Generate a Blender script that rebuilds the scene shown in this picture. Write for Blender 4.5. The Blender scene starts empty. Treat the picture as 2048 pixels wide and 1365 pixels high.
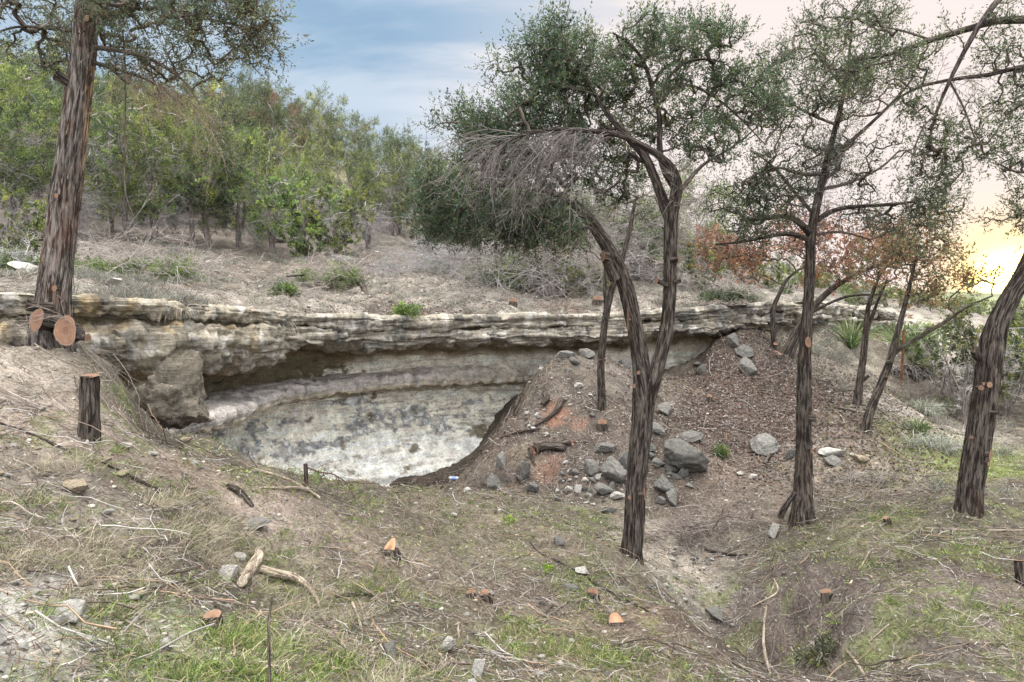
import bpy, math, random
import numpy as np
from mathutils import Vector, Matrix

# ------------------------------------------------------------------ camera, world, sun, exposure
SC = bpy.context.scene
COL = SC.collection
F = 1365.0                      # focal length in photo pixels (24 mm on a 36 mm sensor)
CU, CV = 1024.0, 682.5
PITCH = math.atan((CV - 597.0) / F)
cam_d = bpy.data.cameras.new('camera'); cam_d.lens = 24; cam_d.sensor_width = 36
cam_d.clip_start = 0.05; cam_d.clip_end = 3000
cam = bpy.data.objects.new('camera', cam_d); COL.objects.link(cam)
cam.location = (0, 0, 0); cam.rotation_euler = (math.pi / 2 - PITCH, 0, 0)
SC.camera = cam

SUN_AZ = math.radians(35.9)     # to the right of straight ahead
SUN_EL = math.radians(1.3)
sun_dir = Vector((math.sin(SUN_AZ) * math.cos(SUN_EL), math.cos(SUN_AZ) * math.cos(SUN_EL), math.sin(SUN_EL)))
sl = bpy.data.lights.new('sun', 'SUN'); sl.energy = 4.5; sl.angle = math.radians(0.6); sl.color = (1.0, 0.66, 0.34)
sun = bpy.data.objects.new('sun', sl); COL.objects.link(sun)
sun.rotation_euler = (-sun_dir).to_track_quat('-Z', 'Y').to_euler()

W = bpy.data.worlds.new('World'); SC.world = W; W.use_nodes = True

def build_world():
    nt = W.node_tree; nt.nodes.clear(); N = nt.nodes.new; L = nt.links.new
    out = N('ShaderNodeOutputWorld'); bg = N('ShaderNodeBackground'); L(bg.outputs[0], out.inputs[0])
    bg.inputs['Strength'].default_value = 0.12
    sky = N('ShaderNodeTexSky'); sky.sky_type = 'NISHITA'; sky.sun_disc = False
    sky.sun_elevation = SUN_EL; sky.sun_rotation = SUN_AZ
    sky.air_density = 1.0; sky.dust_density = 0.6; sky.ozone_density = 1.5
    tc = N('ShaderNodeTexCoord'); d = tc.outputs['Generated']
    def math_(op, a, b=None, c=None, clamp=False):
        n = N('ShaderNodeMath'); n.operation = op; n.use_clamp = clamp
        for i, x in enumerate((a, b, c)):
            if x is None: continue
            if isinstance(x, (int, float)): n.inputs[i].default_value = x
            else: L(x, n.inputs[i])
        return n.outputs[0]
    def vm(op, a, b):
        n = N('ShaderNodeVectorMath'); n.operation = op
        L(a, n.inputs[0])
        if isinstance(b, (tuple, list)): n.inputs[1].default_value = b
        else: L(b, n.inputs[1])
        return n
    def mix(f, a, b, typ='MIX'):
        n = N('ShaderNodeMix'); n.data_type = 'RGBA'; n.blend_type = typ
        if isinstance(f, (int, float)): n.inputs[0].default_value = f
        else: L(f, n.inputs[0])
        for i, x in ((6, a), (7, b)):
            if isinstance(x, tuple): n.inputs[i].default_value = (*x, 1)
            else: L(x, n.inputs[i])
        return n.outputs[2]
    nd = N('ShaderNodeVectorMath'); nd.operation = 'NORMALIZE'; L(d, nd.inputs[0]); nd = nd.outputs[0]
    sep = N('ShaderNodeSeparateXYZ'); L(nd, sep.inputs[0])
    z = sep.outputs['Z']
    zc = math_('MAXIMUM', z, 0.0)
    s = vm('DOT_PRODUCT', nd, tuple(sun_dir)).outputs['Value']
    s0 = math_('MAXIMUM', s, 0.0)
    # flat cirrus plane: direction over height
    den = math_('ADD', zc, 0.22)
    px = math_('DIVIDE', sep.outputs['X'], den); py = math_('DIVIDE', sep.outputs['Y'], den)
    cx = N('ShaderNodeCombineXYZ'); L(px, cx.inputs[0]); L(py, cx.inputs[1])
    mp = N('ShaderNodeMapping'); L(cx.outputs[0], mp.inputs[0]); mp.inputs['Rotation'].default_value = (0, 0, 0.55)
    mp.inputs['Scale'].default_value = (0.55, 1.3, 1); mp.inputs['Location'].default_value = (3.1, 1.7, 0)
    no = N('ShaderNodeTexNoise'); L(mp.outputs[0], no.inputs['Vector']); no.inputs['Scale'].default_value = 1.6
    no.inputs['Detail'].default_value = 7; no.inputs['Roughness'].default_value = 0.55; no.inputs['Distortion'].default_value = 0.7
    cm = N('ShaderNodeMapRange'); L(no.outputs[0], cm.inputs[0])
    cm.inputs[1].default_value = 0.36; cm.inputs[2].default_value = 0.62; cm.interpolation_type = 'SMOOTHSTEP'
    near = N('ShaderNodeMapRange'); L(s, near.inputs[0]); near.inputs[1].default_value = 0.62; near.inputs[2].default_value = 0.93
    near.interpolation_type = 'SMOOTHSTEP'
    hz = N('ShaderNodeMapRange'); L(zc, hz.inputs[0]); hz.inputs[1].default_value = 0.30; hz.inputs[2].default_value = 0.0
    cf = math_('MULTIPLY_ADD', cm.outputs[0], 0.75, math_('MULTIPLY', near.outputs[0], 0.9))
    cf = math_('ADD', cf, math_('MULTIPLY', hz.outputs[0], 0.25), clamp=True)
    k = 1 / 0.12
    blue = mix(0.20, (0.29 * k, 0.45 * k, 0.64 * k), sky.outputs[0])
    cloud = mix(near.outputs[0], (0.55 * k, 0.63 * k, 0.72 * k), (0.80 * k, 0.71 * k, 0.68 * k))
    base = mix(cf, blue, cloud)
    # unseen sky overhead and behind the camera, brightened to light the ground
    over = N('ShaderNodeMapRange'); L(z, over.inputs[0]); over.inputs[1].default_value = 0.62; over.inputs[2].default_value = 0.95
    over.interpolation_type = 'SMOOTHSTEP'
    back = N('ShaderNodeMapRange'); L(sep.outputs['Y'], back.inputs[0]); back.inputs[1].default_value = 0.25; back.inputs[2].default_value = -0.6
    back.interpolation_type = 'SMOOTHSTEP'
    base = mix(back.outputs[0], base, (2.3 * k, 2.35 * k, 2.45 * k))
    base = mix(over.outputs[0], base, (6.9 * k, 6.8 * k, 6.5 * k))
    # warm glow round the low sun
    g1 = math_('MULTIPLY', math_('POWER', s0, 2600.0), 8.0 * k)
    g2 = math_('MULTIPLY', math_('POWER', s0, 420.0), 1.0 * k)
    def scale(col, f):
        n = N('ShaderNodeVectorMath'); n.operation = 'SCALE'; n.inputs[0].default_value = col; L(f, n.inputs['Scale']); return n.outputs[0]
    g = vm('ADD', scale((1.0, 0.70, 0.20), g1), scale((0.55, 0.22, -0.35), g2)).outputs[0]
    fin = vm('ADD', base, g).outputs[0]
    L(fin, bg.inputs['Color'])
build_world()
SC.view_settings.view_transform = 'Standard'; SC.view_settings.look = 'None'
SC.view_settings.gamma = 1; SC.view_settings.exposure = 0.34
SC.cycles.max_bounces = 6; SC.cycles.diffuse_bounces = 4; SC.cycles.glossy_bounces = 2; SC.cycles.transparent_max_bounces = 4

# ------------------------------------------------------------------ helpers: noise, pixels, meshes
RS = np.random.RandomState
_pr = RS(7); _perm = _pr.permutation(256); _perm = np.concatenate([_perm, _perm, _perm])
_g = _pr.normal(size=(256, 3)); _g /= np.linalg.norm(_g, axis=1)[:, None]

def pnoise(p):
    """Gradient noise on an (N,3) array, about -1..1."""
    p = np.asarray(p, float); i = np.floor(p).astype(int); f = p - i; i &= 255
    w = f * f * f * (f * (f * 6 - 15) + 10)
    r = np.zeros(len(p))
    for dx in (0, 1):
        wx = w[:, 0] if dx else 1 - w[:, 0]
        a = _perm[i[:, 0] + dx]
        for dy in (0, 1):
            wy = w[:, 1] if dy else 1 - w[:, 1]
            b = _perm[a + i[:, 1] + dy]
            for dz in (0, 1):
                wz = w[:, 2] if dz else 1 - w[:, 2]
                h = _perm[b + i[:, 2] + dz]
                g = _g[h]
                r += wx * wy * wz * ((f[:, 0] - dx) * g[:, 0] + (f[:, 1] - dy) * g[:, 1] + (f[:, 2] - dz) * g[:, 2])
    return r * 1.5

def fbm(p, oct=4, rough=0.5):
    p = np.asarray(p, float); a = 1.0; r = 0; q = p.copy()
    for _ in range(oct):
        r = r + a * pnoise(q); a *= rough; q = q * 2.03 + 17.3
    return r
def ridged(p, oct=3):
    a = 1.0; r = 0; q = np.asarray(p, float).copy()
    for _ in range(oct):
        r = r + a * (1 - 2 * np.abs(pnoise(q))); a *= 0.5; q = q * 2.07 + 9.1
    return r
def sm(x, a, b):
    t = np.clip((np.asarray(x, float) - a) / (b - a), 0, 1); return t * t * (3 - 2 * t)
def nz(v):
    return v / np.maximum(np.linalg.norm(v, axis=-1, keepdims=True), 1e-9)

cP, sP = math.cos(PITCH), math.sin(PITCH)
def ray(u, v):
    """World direction through a photo pixel, scaled so that its Y part is 1."""
    u = np.asarray(u, float); v = np.asarray(v, float)
    a = (u - CU) / F; b = -(v - CV) / F
    dy = cP + b * sP; dz = -sP + b * cP
    return np.stack([a / dy, np.ones_like(a), dz / dy], -1)
def P(u, v, y): return ray(u, v) * np.asarray(y, float)[..., None] if np.ndim(y) else ray(u, v) * y

def mesh(name, V, quads=None, tris=None, mat=None, parent=None, col=None, bk=None, smooth=False, mid=None, mats=None):
    V = np.asarray(V, np.float32).reshape(-1, 3)
    m = bpy.data.meshes.new(name)
    q = np.zeros((0, 4), int) if quads is None else np.asarray(quads, int).reshape(-1, 4)
    t = np.zeros((0, 3), int) if tris is None else np.asarray(tris, int).reshape(-1, 3)
    m.vertices.add(len(V)); m.vertices.foreach_set('co', V.ravel())
    loops = np.concatenate([q.ravel(), t.ravel()]).astype(np.int32)
    m.loops.add(len(loops)); m.loops.foreach_set('vertex_index', loops)
    st = np.concatenate([np.arange(len(q)) * 4, len(q) * 4 + np.arange(len(t)) * 3]).astype(np.int32)
    m.polygons.add(len(st)); m.polygons.foreach_set('loop_start', st)
    if smooth: m.polygons.foreach_set('use_smooth', np.ones(len(st), bool))
    if mats:
        for x in mats: m.materials.append(x)
        m.polygons.foreach_set('material_index', np.asarray(mid, np.int32))
    elif mat: m.materials.append(mat)
    m.update(calc_edges=True); m.validate()
    if col is not None:
        a = m.attributes.new('Col', 'FLOAT_COLOR', 'POINT')
        c = np.ones((len(V), 4), np.float32); c[:, :3] = col; a.data.foreach_set('color', c.ravel())
    if bk is not None:
        a = m.attributes.new('bk', 'FLOAT_VECTOR', 'POINT'); a.data.foreach_set('vector', np.asarray(bk, np.float32).ravel())
    o = bpy.data.objects.new(name, m); COL.objects.link(o)
    if parent: o.parent = parent
    return o
def tag(o, label=None, cat=None, group=None, kind=None):
    for k, x in (('label', label), ('category', cat), ('group', group), ('kind', kind)):
        if x: o[k] = x
    return o
def thing(name, loc, label, cat, group=None):
    o = bpy.data.objects.new(name, None); COL.objects.link(o); o.location = [float(x) for x in loc]; o.empty_display_size = 0.1
    return tag(o, label, cat, group)
def copy_tree(o, parent=None):
    c = o.copy(); COL.objects.link(c); c.parent = parent
    for ch in [x for x in KIDS.get(o.name, [])]: copy_tree(ch, c)
    return c
KIDS = {}
def part(root, name, V, origin=None, **k):
    """A part mesh whose vertices are given in world space, stored relative to its thing."""
    org = np.array(root.location if origin is None else origin)
    o = mesh(name, np.asarray(V).reshape(-1, 3) - org, parent=root, **k)
    KIDS.setdefault(root.name, []).append(o)
    return o

class Bag:
    """Collects vertices, faces, colours and bark coordinates of one mesh."""
    def __init__(s): s.V = []; s.Q = []; s.T = []; s.C = []; s.B = []; s.n = 0
    def add(s, V, Q=None, T=None, C=None, B=None):
        V = np.asarray(V, float).reshape(-1, 3); n = len(V)
        s.V.append(V)
        if Q is not None: s.Q.append(np.asarray(Q, int).reshape(-1, 4) + s.n)
        if T is not None: s.T.append(np.asarray(T, int).reshape(-1, 3) + s.n)
        s.C.append(np.broadcast_to(np.asarray((0.5, 0.5, 0.5) if C is None else C, float), (n, 3)))
        s.B.append(V if B is None else np.asarray(B, float).reshape(-1, 3)); s.n += n
    def arrays(s):
        return dict(V=np.concatenate(s.V), quads=np.concatenate(s.Q) if s.Q else None, tris=np.concatenate(s.T) if s.T else None,
                    col=np.concatenate(s.C), bk=np.concatenate(s.B))
    def part(s, root, name, mat, smooth=False): 
        a = s.arrays(); V = a.pop('V'); return part(root, name, V, mat=mat, smooth=smooth, **a)
    def obj(s, name, mat, smooth=False):
        a = s.arrays(); V = a.pop('V'); return mesh(name, V, mat=mat, smooth=smooth, **a)

def tubes(bag, Pt, R, k=4, C=(0.3, 0.25, 0.2)):
    """Pt (N,n,3) polylines, R (N,n) radii: one k-sided tube each."""
    Pt = np.asarray(Pt, float); R = np.asarray(R, float)
    if len(Pt) == 0: return
    N_, n, _ = Pt.shape
    T = nz(np.gradient(Pt, axis=1))
    ref = np.where(np.abs(nz(Pt[:, -1] - Pt[:, 0])[:, 2:3]) > 0.75, np.array([[1.0, 0.2, 0]]), np.array([[0, 0.1, 1.0]]))[:, None, :]
    A = nz(np.cross(T, ref)); B = np.cross(T, A)
    ang = np.arange(k) * 2 * math.pi / k
    ring = Pt[:, :, None] + R[:, :, None, None] * (A[:, :, None] * np.cos(ang)[None, None, :, None] + B[:, :, None] * np.sin(ang)[None, None, :, None])
    base = (np.arange(N_) * n * k)[:, None, None] + (np.arange(n - 1) * k)[None, :, None] + np.arange(k)[None, None, :]
    nx = (np.arange(N_) * n * k)[:, None, None] + (np.arange(n - 1) * k)[None, :, None] + ((np.arange(k) + 1) % k)[None, None, :]
    Q = np.stack([base, nx, nx + k, base + k], -1)
    Cc = np.asarray(C, float)
    if Cc.ndim == 2: Cc = np.repeat(Cc, n * k, axis=0)
    ln = np.concatenate([np.zeros((N_, 1)), np.cumsum(np.linalg.norm(np.diff(Pt, axis=1), axis=2), axis=1)], 1)
    Bk = np.stack([np.broadcast_to(R[:, :, None] * np.cos(ang), (N_, n, k)) + np.arange(N_)[:, None, None] * 0.37,
                   np.broadcast_to(R[:, :, None] * np.sin(ang), (N_, n, k)), np.broadcast_to(ln[:, :, None], (N_, n, k))], -1)
    bag.add(ring, Q, C=Cc, B=Bk)

# ------------------------------------------------------------------ materials
def nodes_mat(name):
    m = bpy.data.materials.new(name); m.use_nodes = True; nt = m.node_tree; nt.nodes.clear()
    out = nt.nodes.new('ShaderNodeOutputMaterial'); b = nt.nodes.new('ShaderNodeBsdfPrincipled')
    nt.links.new(b.outputs[0], out.inputs[0]); b.inputs['Roughness'].default_value = 0.9
    b.inputs['Specular IOR Level'].default_value = 0.15
    return m, nt, b, out
def vary(nt, src_vec, scale, lo, hi, detail=4, stretch=None, rough=0.6):
    N = nt.nodes.new; L = nt.links.new
    if stretch:
        mp = N('ShaderNodeMapping'); mp.inputs['Scale'].default_value = stretch; L(src_vec, mp.inputs[0]); src_vec = mp.outputs[0]
    n = N('ShaderNodeTexNoise'); n.inputs['Scale'].default_value = scale; n.inputs['Detail'].default_value = detail; n.inputs['Roughness'].default_value = rough
    L(src_vec, n.inputs['Vector'])
    r = N('ShaderNodeMapRange'); L(n.outputs[0], r.inputs[0]); r.inputs[1].default_value = 0.32; r.inputs[2].default_value = 0.68
    r.inputs[3].default_value = lo; r.inputs[4].default_value = hi
    return r.outputs[0], n.outputs[0]
def mulcol(nt, col, f):
    n = nt.nodes.new('ShaderNodeVectorMath'); n.operation = 'SCALE'; nt.links.new(col, n.inputs[0]); nt.links.new(f, n.inputs['Scale']); return n.outputs[0]
def bump(nt, b, h, dist, strength=1.0):
    n = nt.nodes.new('ShaderNodeBump'); n.inputs['Distance'].default_value = dist; n.inputs['Strength'].default_value = strength
    nt.links.new(h, n.inputs['Height']); nt.links.new(n.outputs[0], b.inputs['Normal']); return n
def attr(nt, name, out='Color'):
    n = nt.nodes.new('ShaderNodeAttribute'); n.attribute_name = name; return n.outputs[out]
def mixc(nt, f, a, b):
    n = nt.nodes.new('ShaderNodeMix'); n.data_type = 'RGBA'
    if isinstance(f, (int, float)): n.inputs[0].default_value = f
    else: nt.links.new(f, n.inputs[0])
    for i, x in ((6, a), (7, b)):
        if isinstance(x, tuple): n.inputs[i].default_value = (*x, 1)
        else: nt.links.new(x, n.inputs[i])
    return n.outputs[2]
def addf(nt, a, b, op='ADD'):
    n = nt.nodes.new('ShaderNodeMath'); n.operation = op
    for i, x in enumerate((a, b)):
        if isinstance(x, (int, float)): n.inputs[i].default_value = x
        else: nt.links.new(x, n.inputs[i])
    return n.outputs[0]

def ground_mat():
    m, nt, b, _ = nodes_mat('soil'); tc = nt.nodes.new('ShaderNodeTexCoord').outputs['Object']
    c = attr(nt, 'Col')
    f1, h1 = vary(nt, tc, 3.0, 0.65, 1.35, 6); f2, h2 = vary(nt, tc, 34.0, 0.40, 1.60, 5, rough=0.75)
    c = mulcol(nt, mulcol(nt, c, f1), f2)
    vo = nt.nodes.new('ShaderNodeTexVoronoi'); vo.inputs['Scale'].default_value = 26; nt.links.new(tc, vo.inputs['Vector'])
    vr = nt.nodes.new('ShaderNodeMapRange'); nt.links.new(vo.outputs['Distance'], vr.inputs[0]); vr.inputs[1].default_value = 0.30; vr.inputs[2].default_value = 0.16
    vs = nt.nodes.new('ShaderNodeSeparateColor'); nt.links.new(vo.outputs['Color'], vs.inputs[0])
    gt = addf(nt, vs.outputs[0], 0.84, 'GREATER_THAN')
    sp = addf(nt, addf(nt, vr.outputs[0], gt, 'MULTIPLY'), 0.8, 'MULTIPLY')
    c = mixc(nt, sp, c, (0.50, 0.46, 0.41))
    nt.links.new(c, b.inputs['Base Color']); b.inputs['Roughness'].default_value = 1
    h = addf(nt, addf(nt, h1, 0.6, 'MULTIPLY'), addf(nt, h2, addf(nt, sp, 0.6, 'MULTIPLY')))
    bump(nt, b, h, 0.035, 0.9); return m
def rock_mat(name='limestone', layered=True, objrand=False, base=None):
    m, nt, b, _ = nodes_mat(name); tc = nt.nodes.new('ShaderNodeTexCoord').outputs['Object']
    if base is None: c = attr(nt, 'Col')
    else:
        n = nt.nodes.new('ShaderNodeRGB'); n.outputs[0].default_value = (*base, 1); c = n.outputs[0]
    f1, h1 = vary(nt, tc, 5.0, 0.66, 1.30, 7); f2, h2 = vary(nt, tc, 26.0, 0.55, 1.42, 6, rough=0.8)
    f3, h3 = vary(nt, tc, 7.0, 0.86, 1.12, 6, stretch=(0.35, 0.35, 5.5) if layered else None)
    c = mulcol(nt, mulcol(nt, mulcol(nt, c, f1), f2), f3)
    if objrand:
        oi = nt.nodes.new('ShaderNodeObjectInfo'); r = nt.nodes.new('ShaderNodeMapRange'); nt.links.new(oi.outputs['Random'], r.inputs[0])
        r.inputs[3].default_value = 0.7; r.inputs[4].default_value = 1.25; c = mulcol(nt, c, r.outputs[0])
        fl, hl = vary(nt, tc, 2.2, -0.6, 1.0, 5)
        c = mixc(nt, addf(nt, addf(nt, fl, 0.0, 'MAXIMUM'), 0.75, 'MULTIPLY'), c, (0.13, 0.125, 0.115))
    nt.links.new(c, b.inputs['Base Color'])
    h = addf(nt, addf(nt, h1, 1.2, 'MULTIPLY'), addf(nt, addf(nt, h2, 0.5, 'MULTIPLY'), h3))
    bump(nt, b, h, 0.035 if layered else 0.012, 1.0); return m
def bark_mat(name, c0, c1, c2, red=0.3):
    m, nt, b, _ = nodes_mat(name); v = attr(nt, 'bk', 'Vector')
    f1, h1 = vary(nt, v, 48.0, -0.6, 1.5, 6, stretch=(1, 1, 0.11)); f2, h2 = vary(nt, v, 200.0, 0.4, 1.55, 4, stretch=(1, 1, 0.06))
    f3, h3 = vary(nt, v, 6.0, -0.8, 1.0, 4, stretch=(1, 1, 0.4))
    c = mixc(nt, addf(nt, addf(nt, f1, 0.0, 'MAXIMUM'), 1.0, 'MINIMUM'), c0, c1)
    c = mixc(nt, addf(nt, addf(nt, f3, 0.0, 'MAXIMUM'), red, 'MULTIPLY'), c, c2)
    c = mulcol(nt, c, f2)
    nt.links.new(c, b.inputs['Base Color'])
    h = addf(nt, h1, addf(nt, h2, 0.5, 'MULTIPLY')); bump(nt, b, h, 0.03, 1.0); return m
def col_mat(name, rough=0.85, trans=0.0, var=(0.8, 1.2), spec=0.15):
    m, nt, b, out = nodes_mat(name); c = attr(nt, 'Col')
    tc = nt.nodes.new('ShaderNodeTexCoord').outputs['Object']
    f, _h = vary(nt, tc, 14.0, var[0], var[1], 3); c = mulcol(nt, c, f)
    oi = nt.nodes.new('ShaderNodeObjectInfo'); r = nt.nodes.new('ShaderNodeMapRange'); nt.links.new(oi.outputs['Random'], r.inputs[0])
    r.inputs[3].default_value = 0.86; r.inputs[4].default_value = 1.14; c = mulcol(nt, c, r.outputs[0])
    nt.links.new(c, b.inputs['Base Color']); b.inputs['Roughness'].default_value = rough; b.inputs['Specular IOR Level'].default_value = spec
    if trans:
        t = nt.nodes.new('ShaderNodeBsdfTranslucent'); nt.links.new(c, t.inputs[0])
        mx = nt.nodes.new('ShaderNodeMixShader'); mx.inputs[0].default_value = trans
        nt.links.new(b.outputs[0], mx.inputs[1]); nt.links.new(t.outputs[0], mx.inputs[2]); nt.links.new(mx.outputs[0], out.inputs[0])
    return m
M_soil = ground_mat()
M_cliff = rock_mat('limestone_cliff')
M_rock = rock_mat('grey_limestone', layered=False, objrand=True, base=(0.155, 0.147, 0.135))
M_rock_tan = rock_mat('tan_limestone', layered=False, base=(0.28, 0.23, 0.165))
M_rock_pale = rock_mat('pale_limestone', layered=False, base=(0.38, 0.36, 0.33))
M_bark = bark_mat('juniper_bark', (0.020, 0.0155, 0.013), (0.135, 0.113, 0.097), (0.105, 0.058, 0.04), 0.25)
M_bark_l = bark_mat('light_juniper_bark', (0.04, 0.032, 0.028), (0.26, 0.225, 0.20), (0.20, 0.085, 0.05), 0.4)
M_bark_g = bark_mat('grey_bark', (0.10, 0.085, 0.075), (0.34, 0.30, 0.28), (0.22, 0.13, 0.09), 0.35)
M_leaf = col_mat('foliage', 0.55, 0.45, (0.7, 1.3), 0.5)
M_twig = col_mat('dry_twigs', 0.9)
M_cut = col_mat('cut_wood', 0.75, 0, (0.85, 1.12))
M_grass = col_mat('grass_blades', 0.8, 0.25)
M_drift = bark_mat('weathered_wood', (0.22, 0.17, 0.13), (0.56, 0.48, 0.38), (0.30, 0.17, 0.09), 0.3)
M_peb = rock_mat('pebbles', layered=False)

# ------------------------------------------------------------------ terrain
def xyz(u, v, y): return P(u, v, y)
LOW = [(-200,1365,2.2),(0,1365,2.4),(400,1365,2.7),(800,1365,3.2),(1100,1365,3.9),(1300,1365,4.2),(1490,1365,4.55),(1560,1365,6.15),(1680,1365,5.1),(1800,1365,4.4),(2048,1365,4.2),(2300,1365,4.1),
 (700,1250,4.2),(500,1150,4.6),(900,1200,5.2),(1100,1250,5.3),(1258,1110,7.2),(1000,1000,9.0),(700,988,9.0),(1000,988,9.5),(850,988,9.4),(620,958,8.0),(450,915,7.2),(390,885,6.9),(310,862,6.6),(240,785,6.5),
 (115,745,6.5),(178,905,4.9),(0,690,6.2),(0,900,4.4),(0,1100,3.4),(200,1100,3.7),(300,1000,4.6),(400,1100,4.3),(500,1000,5.6),(600,1050,5.6),(800,1080,6.2),(1000,1100,6.8),(1180,1180,6.1),(1300,1155,6.9),(1370,1225,6.05),(1440,1300,5.2),(1620,1190,6.6),
 (1420,1222,7.05),(1485,1290,6.65),(1360,1150,7.8),(1320,1060,9.0),
 (950,945,11.5),(1000,870,12.2),(1060,790,12.8),(1100,728,13.5),(1200,724,13.6),(1330,758,13.6),(1200,830,11.8),(1100,830,12.0),(1150,900,11.0),(1250,960,10.3),(1100,985,10.3),(1400,900,11.2),
 (1380,775,13.6),(1400,742,14.3),(1435,700,14.5),(1480,660,15.2),(1550,700,14.5),(1500,800,13.0),(1500,900,11.5),(1500,960,10.3),(1450,1000,9.6),(1640,760,14.0),(1714,805,12.5),(1730,850,11.5),(1610,1035,8.5),(1650,900,11.0),
 (1700,1000,9.0),(1940,1012,7.5),(1800,900,11.0),(1880,895,11.6),(1780,700,17.0),(1700,668,17.5),(1640,690,16.0),(1850,800,15.0),(1950,865,13.0),(2048,885,12.0),(2048,800,18.0),(2048,700,30.0),(1830,640,30.0),
 (2048,1050,7.2),(2048,1150,6.0),(1800,1150,6.3),(1650,1100,7.3),(1700,1250,5.4),(2300,1000,7.5),(2400,900,11),(2400,1150,5.8)]
SHARED = [(0,570,8.8),(-150,560,9.0),(-300,650,6.5),(-300,900,4.2),(60,560,9.5),(-200,500,13)]
UPP = [(180,592,8.2),(300,598,8.9),(450,614,10.0),(600,600,13.2),(700,626,12.6),(850,626,13.8),(800,590,15.5),(1000,600,15.5),(1000,628,14.5),(1200,622,15.0),(1200,590,16.5),(1330,600,16.0),(1400,604,16.5),(1450,607,15.6),(600,560,17),(850,560,18),(400,560,15),
 (250,555,13),(500,520,21),(700,520,21),(900,520,22),(1100,530,22),(300,480,22),(300,520,17),(150,520,14),(0,480,16),(450,480,26),(650,490,27),(900,500,26),(1250,565,20),(1400,560,21),(1500,575,24),(1600,594,26),(1650,615,22),(1560,605,19),
 (200,350,38),(450,345,42),(200,235,60),(450,265,60),(0,170,60),(0,300,40),(700,345,55),(850,385,55),(1000,440,50),(1150,470,50),(1300,515,50),(1450,548,45),(1600,575,50),(-400,200,50),(-400,400,22),(700,430,38),(1000,480,36)]
FAR = [(40,45,-3),(60,60,-3),(30,100,1.5),(-40,110,14),(0,110,7),(60,120,-2),(90,60,-4),(120,160,2),(-80,40,16),(-80,100,18),(60,30,-3),
 (-10,-6,-0.5),(0,-8,-1.6),(8,-6,-2.2),(-3,-1,-1.4),(0,-1,-1.65),(2.5,0,-2.0),(5,0,-2.3),(-4,1,-1.0),(12,2,-2.2),(25,-10,-2.5),(-25,-12,3),(60,-60,-2),(-60,-60,8),(-14,2,1.2),(-20,12,4)]
RAWL = [(-2.9,11.8,-3.6),(-2.0,12.6,-3.55),(-1.6,11.4,-3.5),(-3.4,10.6,-3.5),(-2.6,10.3,-3.4),(-3.7,9.4,-3.2),(-4.3,9.6,-3.0),(-4.6,8.3,-2.4),(-4.2,7.9,-2.2),(-5.0,7.6,-1.5),(-2.9,13.4,-3.6),(-1.0,14.5,-3.3),(-4.4,11.0,-3.4),(0.8,14.6,-1.5),(2.5,15.3,-1.7),(4.3,15.6,-1.35),(5.2,16.5,-.7),(1.5,14.6,-1.4),(-0.3,12.6,-2.95)]
def pts(lst): return np.array([xyz(*a) for a in lst])
lowp = np.concatenate([pts(LOW), pts(SHARED), np.array(FAR, float), np.array(RAWL)])
uppp = np.concatenate([pts(UPP), pts(SHARED), np.array(FAR, float)])
class RBF:
    def __init__(s, p, c):
        s.p = p[:, :2]; s.c = c; n = len(p)
        d = np.linalg.norm(s.p[:, None] - s.p[None], axis=2); K = -np.sqrt(d * d + c * c)
        A = np.zeros((n + 3, n + 3)); A[:n, :n] = K - np.eye(n) * 0.02
        A[:n, n] = 1; A[:n, n + 1:] = s.p; A[n, :n] = 1; A[n + 1:, :n] = s.p.T
        w = np.linalg.solve(A, np.concatenate([p[:, 2], [0, 0, 0]])); s.w = w[:n]; s.a = w[n:]
    def __call__(s, q):
        o = np.empty(len(q))
        for i in range(0, len(q), 40000):
            x = q[i:i + 40000]; d2 = ((x[:, None] - s.p[None]) ** 2).sum(2)
            o[i:i + 40000] = -np.sqrt(d2 + s.c ** 2) @ s.w + s.a[0] + x @ s.a[1:]
        return o
hl_, hu_ = RBF(lowp, 0.32), RBF(uppp, 0.8)
# cliff rim in plan (x, y, rim height)
RIM = np.array([(-5.9,6.7,0.05),(-5.2,7.3,0.02),(-4.85,7.9,-0.02),(-4.2,8.9,-0.10),(-3.9,9.9,-0.17),(-3.45,11.0,-0.27),(-2.7,12.2,-0.34),(-1.6,13.1,-0.38),(-0.2,13.8,-0.40),(1.9,14.3,-0.36),(3.4,14.5,-0.28),(4.75,14.9,-0.18),(6.2,15.9,-0.12),(8.0,17.4,-0.15),(10.0,19.5,-0.3),(12.5,22.0,-0.5)])
XL, XR = -5.6, 12.0
def yc(x): return np.interp(x, RIM[:, 0], RIM[:, 1])
def rimz(x): return np.interp(x, RIM[:, 0], RIM[:, 2])
def rough(q):
    p3 = np.concatenate([q, np.zeros((len(q), 1))], 1); r = np.linalg.norm(q, axis=1)
    n = 0.10 * fbm(p3 * 0.55, 3) + 0.062 * fbm(p3 * 2.1 + 5, 3)
    n += 0.028 * fbm(p3 * 8.0 + 3, 2) * (1 - sm(r, 14, 26))
    return n * (0.8 + 1.0 * sm(r, 8, 20)) + 1.2 * sm(r, 25, 60) * fbm(p3 * 0.08, 3)
def h_low(q):
    return hl_(q) + rough(q)
def h_up(q):
    h = hu_(q); x, y = q[:, 0], q[:, 1]; d = y - yc(x)
    inr = (x > XL) & (x < XR)
    w = np.where(inr, 1 - sm(d, 0.1, 1.3), 0)
    return h * (1 - w) + (rimz(x) + 0.02) * w + rough(q) * (1 - 0.8 * w)
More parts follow.
